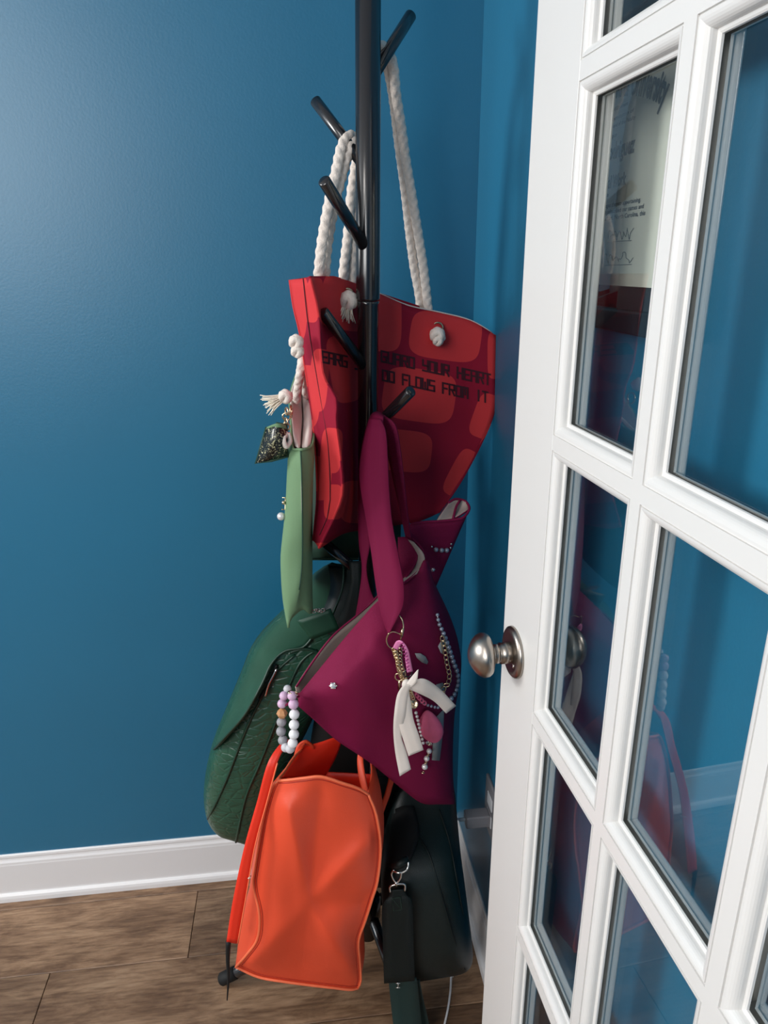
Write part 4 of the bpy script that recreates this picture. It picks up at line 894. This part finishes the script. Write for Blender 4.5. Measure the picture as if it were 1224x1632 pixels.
# left gusset (lower part shows), rear panel, floor, right gusset
Lc = [P(*q) for q in resample_col(ocols[0], 24)]; Rc = [P(*q) for q in resample_col(ocols[-1], 24)]
gl = resample_col([(446,1239,1.0),(425,1260,1.0),(410,1320,1.0),(401,1390,.995),(398,1412,.985),(388,1450,.97),(381,1490,.965),(376,1535,.98)], 24)
glb = resample_col([(480,1190,1.06),(455,1240,1.06),(430,1320,1.06),(415,1400,1.06),(400,1460,1.05),(392,1500,1.045),(386,1512,1.045)], 24)
G1 = [P(*q) for q in gl]; G2 = [P(*q) for q in glb]
rawsheet('side_gusset', [Lc, G1, G2], 'orange', og, nu=5, t=.003, flip=True)
Rm = [p+FWD*.06+RGT*.006 for p in Rc]; Rb = [p+FWD*.125-RGT*.004 for p in Rc]
Rb[0] = Rb[0]+UP*.012
rawsheet('side_gusset', [Rc, Rm, Rb], 'orange', og, nu=4, t=.003)
Rmid = [a.lerp(b, .5)+FWD*.012+UP*(-.0) for a, b in zip(G2, Rb)]; Rmid[0] = Rmid[0]
rawsheet('rear_panel', [c_[4:] for c_ in (G2, [a.lerp(b, .3)+FWD*.01 for a, b in zip(G2, Rb)], Rmid, Rb)], 'orange_strap', og, nu=4, t=.003)
bl = [P(x, y, f) for x, y, f in OG.rows[-1]]; nb = len(bl)
rawsheet('bottom', [bl, [G2[-1].lerp(Rb[-1], k/(nb-1)) for k in range(nb)]], 'orange', og, nu=3, t=.003, flip=True)
tube('rim_piping', [P(443.6,1243,.93), P(452,1232,.96), P(468,1208,1.01), P(481,1194,1.05)], .0024, 'orange_edge', og, n=4, seg=8)
band('shoulder_strap', [(458,1180,474,1181,.975,.975),(446,1188,458,1186,.955,.955),(426,1218,441,1218,.93,.93),(410,1276,425,1276,.92,.92),(389,1351,405,1351,.905,.905),(371,1436,390,1436,.895,.895),(361,1500,378,1503,.89,.89)], 'orange_strap', og, .0035, n=8)
tube('strap_edge', [P(x, y, f-.003) for x, y, f in ((442,1216,.93),(426,1276,.92),(406,1351,.905),(391,1436,.895),(379,1503,.89))], .0013, 'orange_edge', og, n=5, seg=6)
tube('strap_tail', [P(364,1500,.89), P(363,1530,.892), P(364,1560,.89), P(362,1594,.89)], (.0046, .0010), 'black', og, n=5, seg=8, label='thin black cord end')
mk('thread_end', *tube_geo([P(400,1396,.90), P(396,1400,.89)], .0012, seg=5, n=1), 'tassel', og)
Sheet([[(446,1239,.975),(458,1222,.995),(470,1204,1.03),(482,1188,1.055)],[(470,1240,1.0),(482,1222,1.02),(494,1204,1.045),(500,1186,1.065)],[(496,1242,1.04),(508,1222,1.05),(520,1200,1.065),(530,1176,1.08)],[(512,1244,1.06),(526,1222,1.07),(538,1198,1.08),(546,1172,1.09)]], nv=12, nu=5, wr=.004).build('inner_wall', 'orange_strap', og, .002)
band('handle', [(468,1206,482,1194,1.04,1.045),(474,1188,488,1184,1.045,1.05),(488,1180,496,1192,1.05,1.055),(500,1188,502,1202,1.055,1.06)], 'orange', og, .003)
band('handle', [(580,1266,589,1270,.945,.94),(573,1240,583,1244,.965,.955),(570,1215,579,1215,.985,.98),(571,1195,580,1195,1.0,1.0),(575,1150,583,1150,1.03,1.03)], 'orange', og, .003)
band('handle', [(601,1310,608,1310,1.03,1.03),(605,1290,613,1290,1.035,1.035),(614,1262,622,1265,1.04,1.04),(622,1230,631,1232,1.045,1.045)], 'orange', og, .003)
# ================================================================ BLACK BACKPACK behind the pole
bb = thing('backpack', P(575, 1400, 1.2), 'black fabric backpack hanging in the shadow behind the pole between the other bags', 'backpack')
kst = [((560,905),(606,905),1.235,.02), ((556,950),(612,950),1.235,.04), ((548,1020),(640,1020),1.225,.05), ((520,1090),(665,1090),1.215,.055), ((500,1150),(672,1150),1.21,.055), ((488,1220),(672,1220),1.205,.055), ((486,1300),(670,1300),1.205,.055), ((492,1370),(668,1370),1.20,.05), ((505,1405),(655,1405),1.20,.035), ((530,1415),(630,1415),1.20,.012)]
vs = []; SEG = 32
for (a, b, fc, hd) in kst:
    for k in range(SEG):
        an = 2*PI_*k/SEG; c_ = math.cos(an); s_ = math.sin(an); u = .5-.5*math.copysign(abs(c_)**.7, c_); dd = math.copysign(abs(s_)**.6, s_)*hd
        x = a[0]+(b[0]-a[0])*u; y = a[1]+(b[1]-a[1])*u; vs.append(P(x, y, fc-dd) if dd > 0 else P(x, y, fc, -dd))
fs = [(i*SEG+k, i*SEG+(k+1) % SEG, (i+1)*SEG+(k+1) % SEG, (i+1)*SEG+k) for i in range(len(kst)-1) for k in range(SEG)]+[tuple(range(SEG))[::-1], tuple((len(kst)-1)*SEG+k for k in range(SEG))]
mk('body', vs, fs, 'black', bb)
band('front_pocket', [(520,1240,640,1240,1.148),(510,1300,650,1300,1.142),(518,1370,642,1370,1.142)], 'black', bb, .008)

# ================================================================ BLACKISH GREEN BAG
nb_ = thing('handbag', P(690, 1560, 1.05), 'blackish green leather bag with a wide hanging strap, lowest at the right of the rack', 'handbag')
nst = [((640,1240),(724,1246),1.15,.02), ((628,1262),(726,1266),1.15,.035), ((618,1300),(729,1302),1.13,.045), ((610,1336),(732,1336),1.10,.055), ((608,1370),(735,1366),1.07,.062), ((606,1400),(740,1400),1.05,.066), ((608,1440),(745,1440),1.045,.07), ((612,1480),(750,1480),1.04,.072), ((622,1520),(754,1512),1.04,.072), ((634,1548),(755,1536),1.04,.066), ((648,1564),(746,1550),1.04,.05), ((665,1568),(726,1557),1.04,.02)]
vs = []
for (a, b, fc, hd) in nst:
    for k in range(SEG):
        an = 2*PI_*k/SEG; c_ = math.cos(an); s_ = math.sin(an); u = .5-.5*math.copysign(abs(c_)**.6, c_); dd = math.copysign(abs(s_)**.55, s_)*hd
        x = a[0]+(b[0]-a[0])*u; y = a[1]+(b[1]-a[1])*u; vs.append(P(x, y, fc-dd) if dd > 0 else P(x, y, fc, -dd*.8))
fs = [(i*SEG+k, i*SEG+(k+1) % SEG, (i+1)*SEG+(k+1) % SEG, (i+1)*SEG+k) for i in range(len(nst)-1) for k in range(SEG)]+[tuple(range(SEG))[::-1], tuple((len(nst)-1)*SEG+k for k in range(SEG))]
nbody = mk('body', vs, fs, 'night_green', nb_); ssf = nbody.modifiers.new('sub', 'SUBSURF'); ssf.levels = ssf.render_levels = 1
class Front2(Sheet):
    def __init__(s):
        s.rows = [[(a[0]+(b[0]-a[0])*u, a[1]+(b[1]-a[1])*u, fc-hd*abs(math.sin(math.acos(max(-1, min(1, math.copysign(abs(1-2*u)**(1/.6), 1-2*u))))))**.55) for u in [k/14 for k in range(15)]] for (a, b, fc, hd) in nst]
        s.nv = len(s.rows); s.nu = 15; s.pts = [[P(*q) for q in r] for r in s.rows]
NF = Front2()
tube('seam_piping', [NF.surf(x, y, .001) for x, y in ((664,1330),(684,1362),(702,1420),(722,1490),(742,1545))], .0016, 'night_green2', nb_, n=6, seg=6)
tube('seam_piping', [NF.surf(x, y, .001) for x, y in ((700,1290),(716,1340),(728,1400),(742,1480),(750,1525))], .0016, 'night_green2', nb_, n=6, seg=6)
drape_grid('top_flap', [[(610,1300),(606,1340),(604,1382)],[(640,1285),(640,1330),(636,1384)],[(660,1284),(668,1330),(652,1376)]], NF, .006, 'black', nb_, nv=10, nu=4)
F3 = .955
tube('tab_loop', [P(628,1381,F3+.01), P(638,1376,F3), P(648,1370,F3+.01)], .006, 'night_green2', nb_, n=4)
hk = mk('snap_hook', *join(tube_geo([P(627,1388,F3), P(637,1391,F3-.005), P(648,1386,F3), P(651,1376,F3+.005), P(648,1369,F3+.01)], .0020, seg=8, n=5),
    tube_geo([P(628,1386,F3), P(624,1394,F3), P(631,1407,F3), P(638,1400,F3), P(640,1391,F3)], .0017, seg=8, n=5),
    tube_geo([P(631,1405,F3), P(632,1411,F3)], .003, seg=10, n=1),
    tube_geo([P(622,1422,F3), P(622,1413,F3), P(634,1409,F3), P(645,1410,F3), P(645,1420,F3)], .0020, seg=8, n=5)), 'silver', nb_, label='silver swivel snap hook')
band('strap_end', [(622,1418,644,1417,F3+.004),(620,1428,648,1426,F3+.003),(609,1445,657,1440,F3),(610,1500,659,1500,F3),(612,1566,661,1562,F3)], 'night_green2', nb_, .004)
tube('stitching', [P(x, y, F3-.002) for x, y in ((625,1432),(638,1430),(640,1450),(627,1452),(625,1432),(640,1450))], .0006, 'green_pipe', nb_, n=1, seg=5)
band('strap', [(619,1560,664,1558,F3+.006),(623,1600,668,1595,F3+.006),(627,1635,672,1635,F3+.004),(632,1680,676,1680,F3+.003)], 'green_web', nb_, .003)
band('strap', [(660,1560,668,1562,F3+.03,F3+.02),(664,1600,674,1592,F3+.03,F3+.02),(668,1635,684,1635,F3+.03,F3+.02),(672,1680,690,1680,F3+.03,F3+.02)], 'green_web', nb_, .003)
def ib(x0, y0, x1, y1): 
    a = P(x0, y0, F3-.003); b = P(x1, y1, F3-.003); return tube_geo([a, b], .0010, seg=6, n=1)
mk('emblem', *join(ib(631,1567,638,1567), ib(634.5,1567,634.5,1574), ib(631,1574,638,1574)), 'silver', nb_, label='small silver I-shaped emblem')
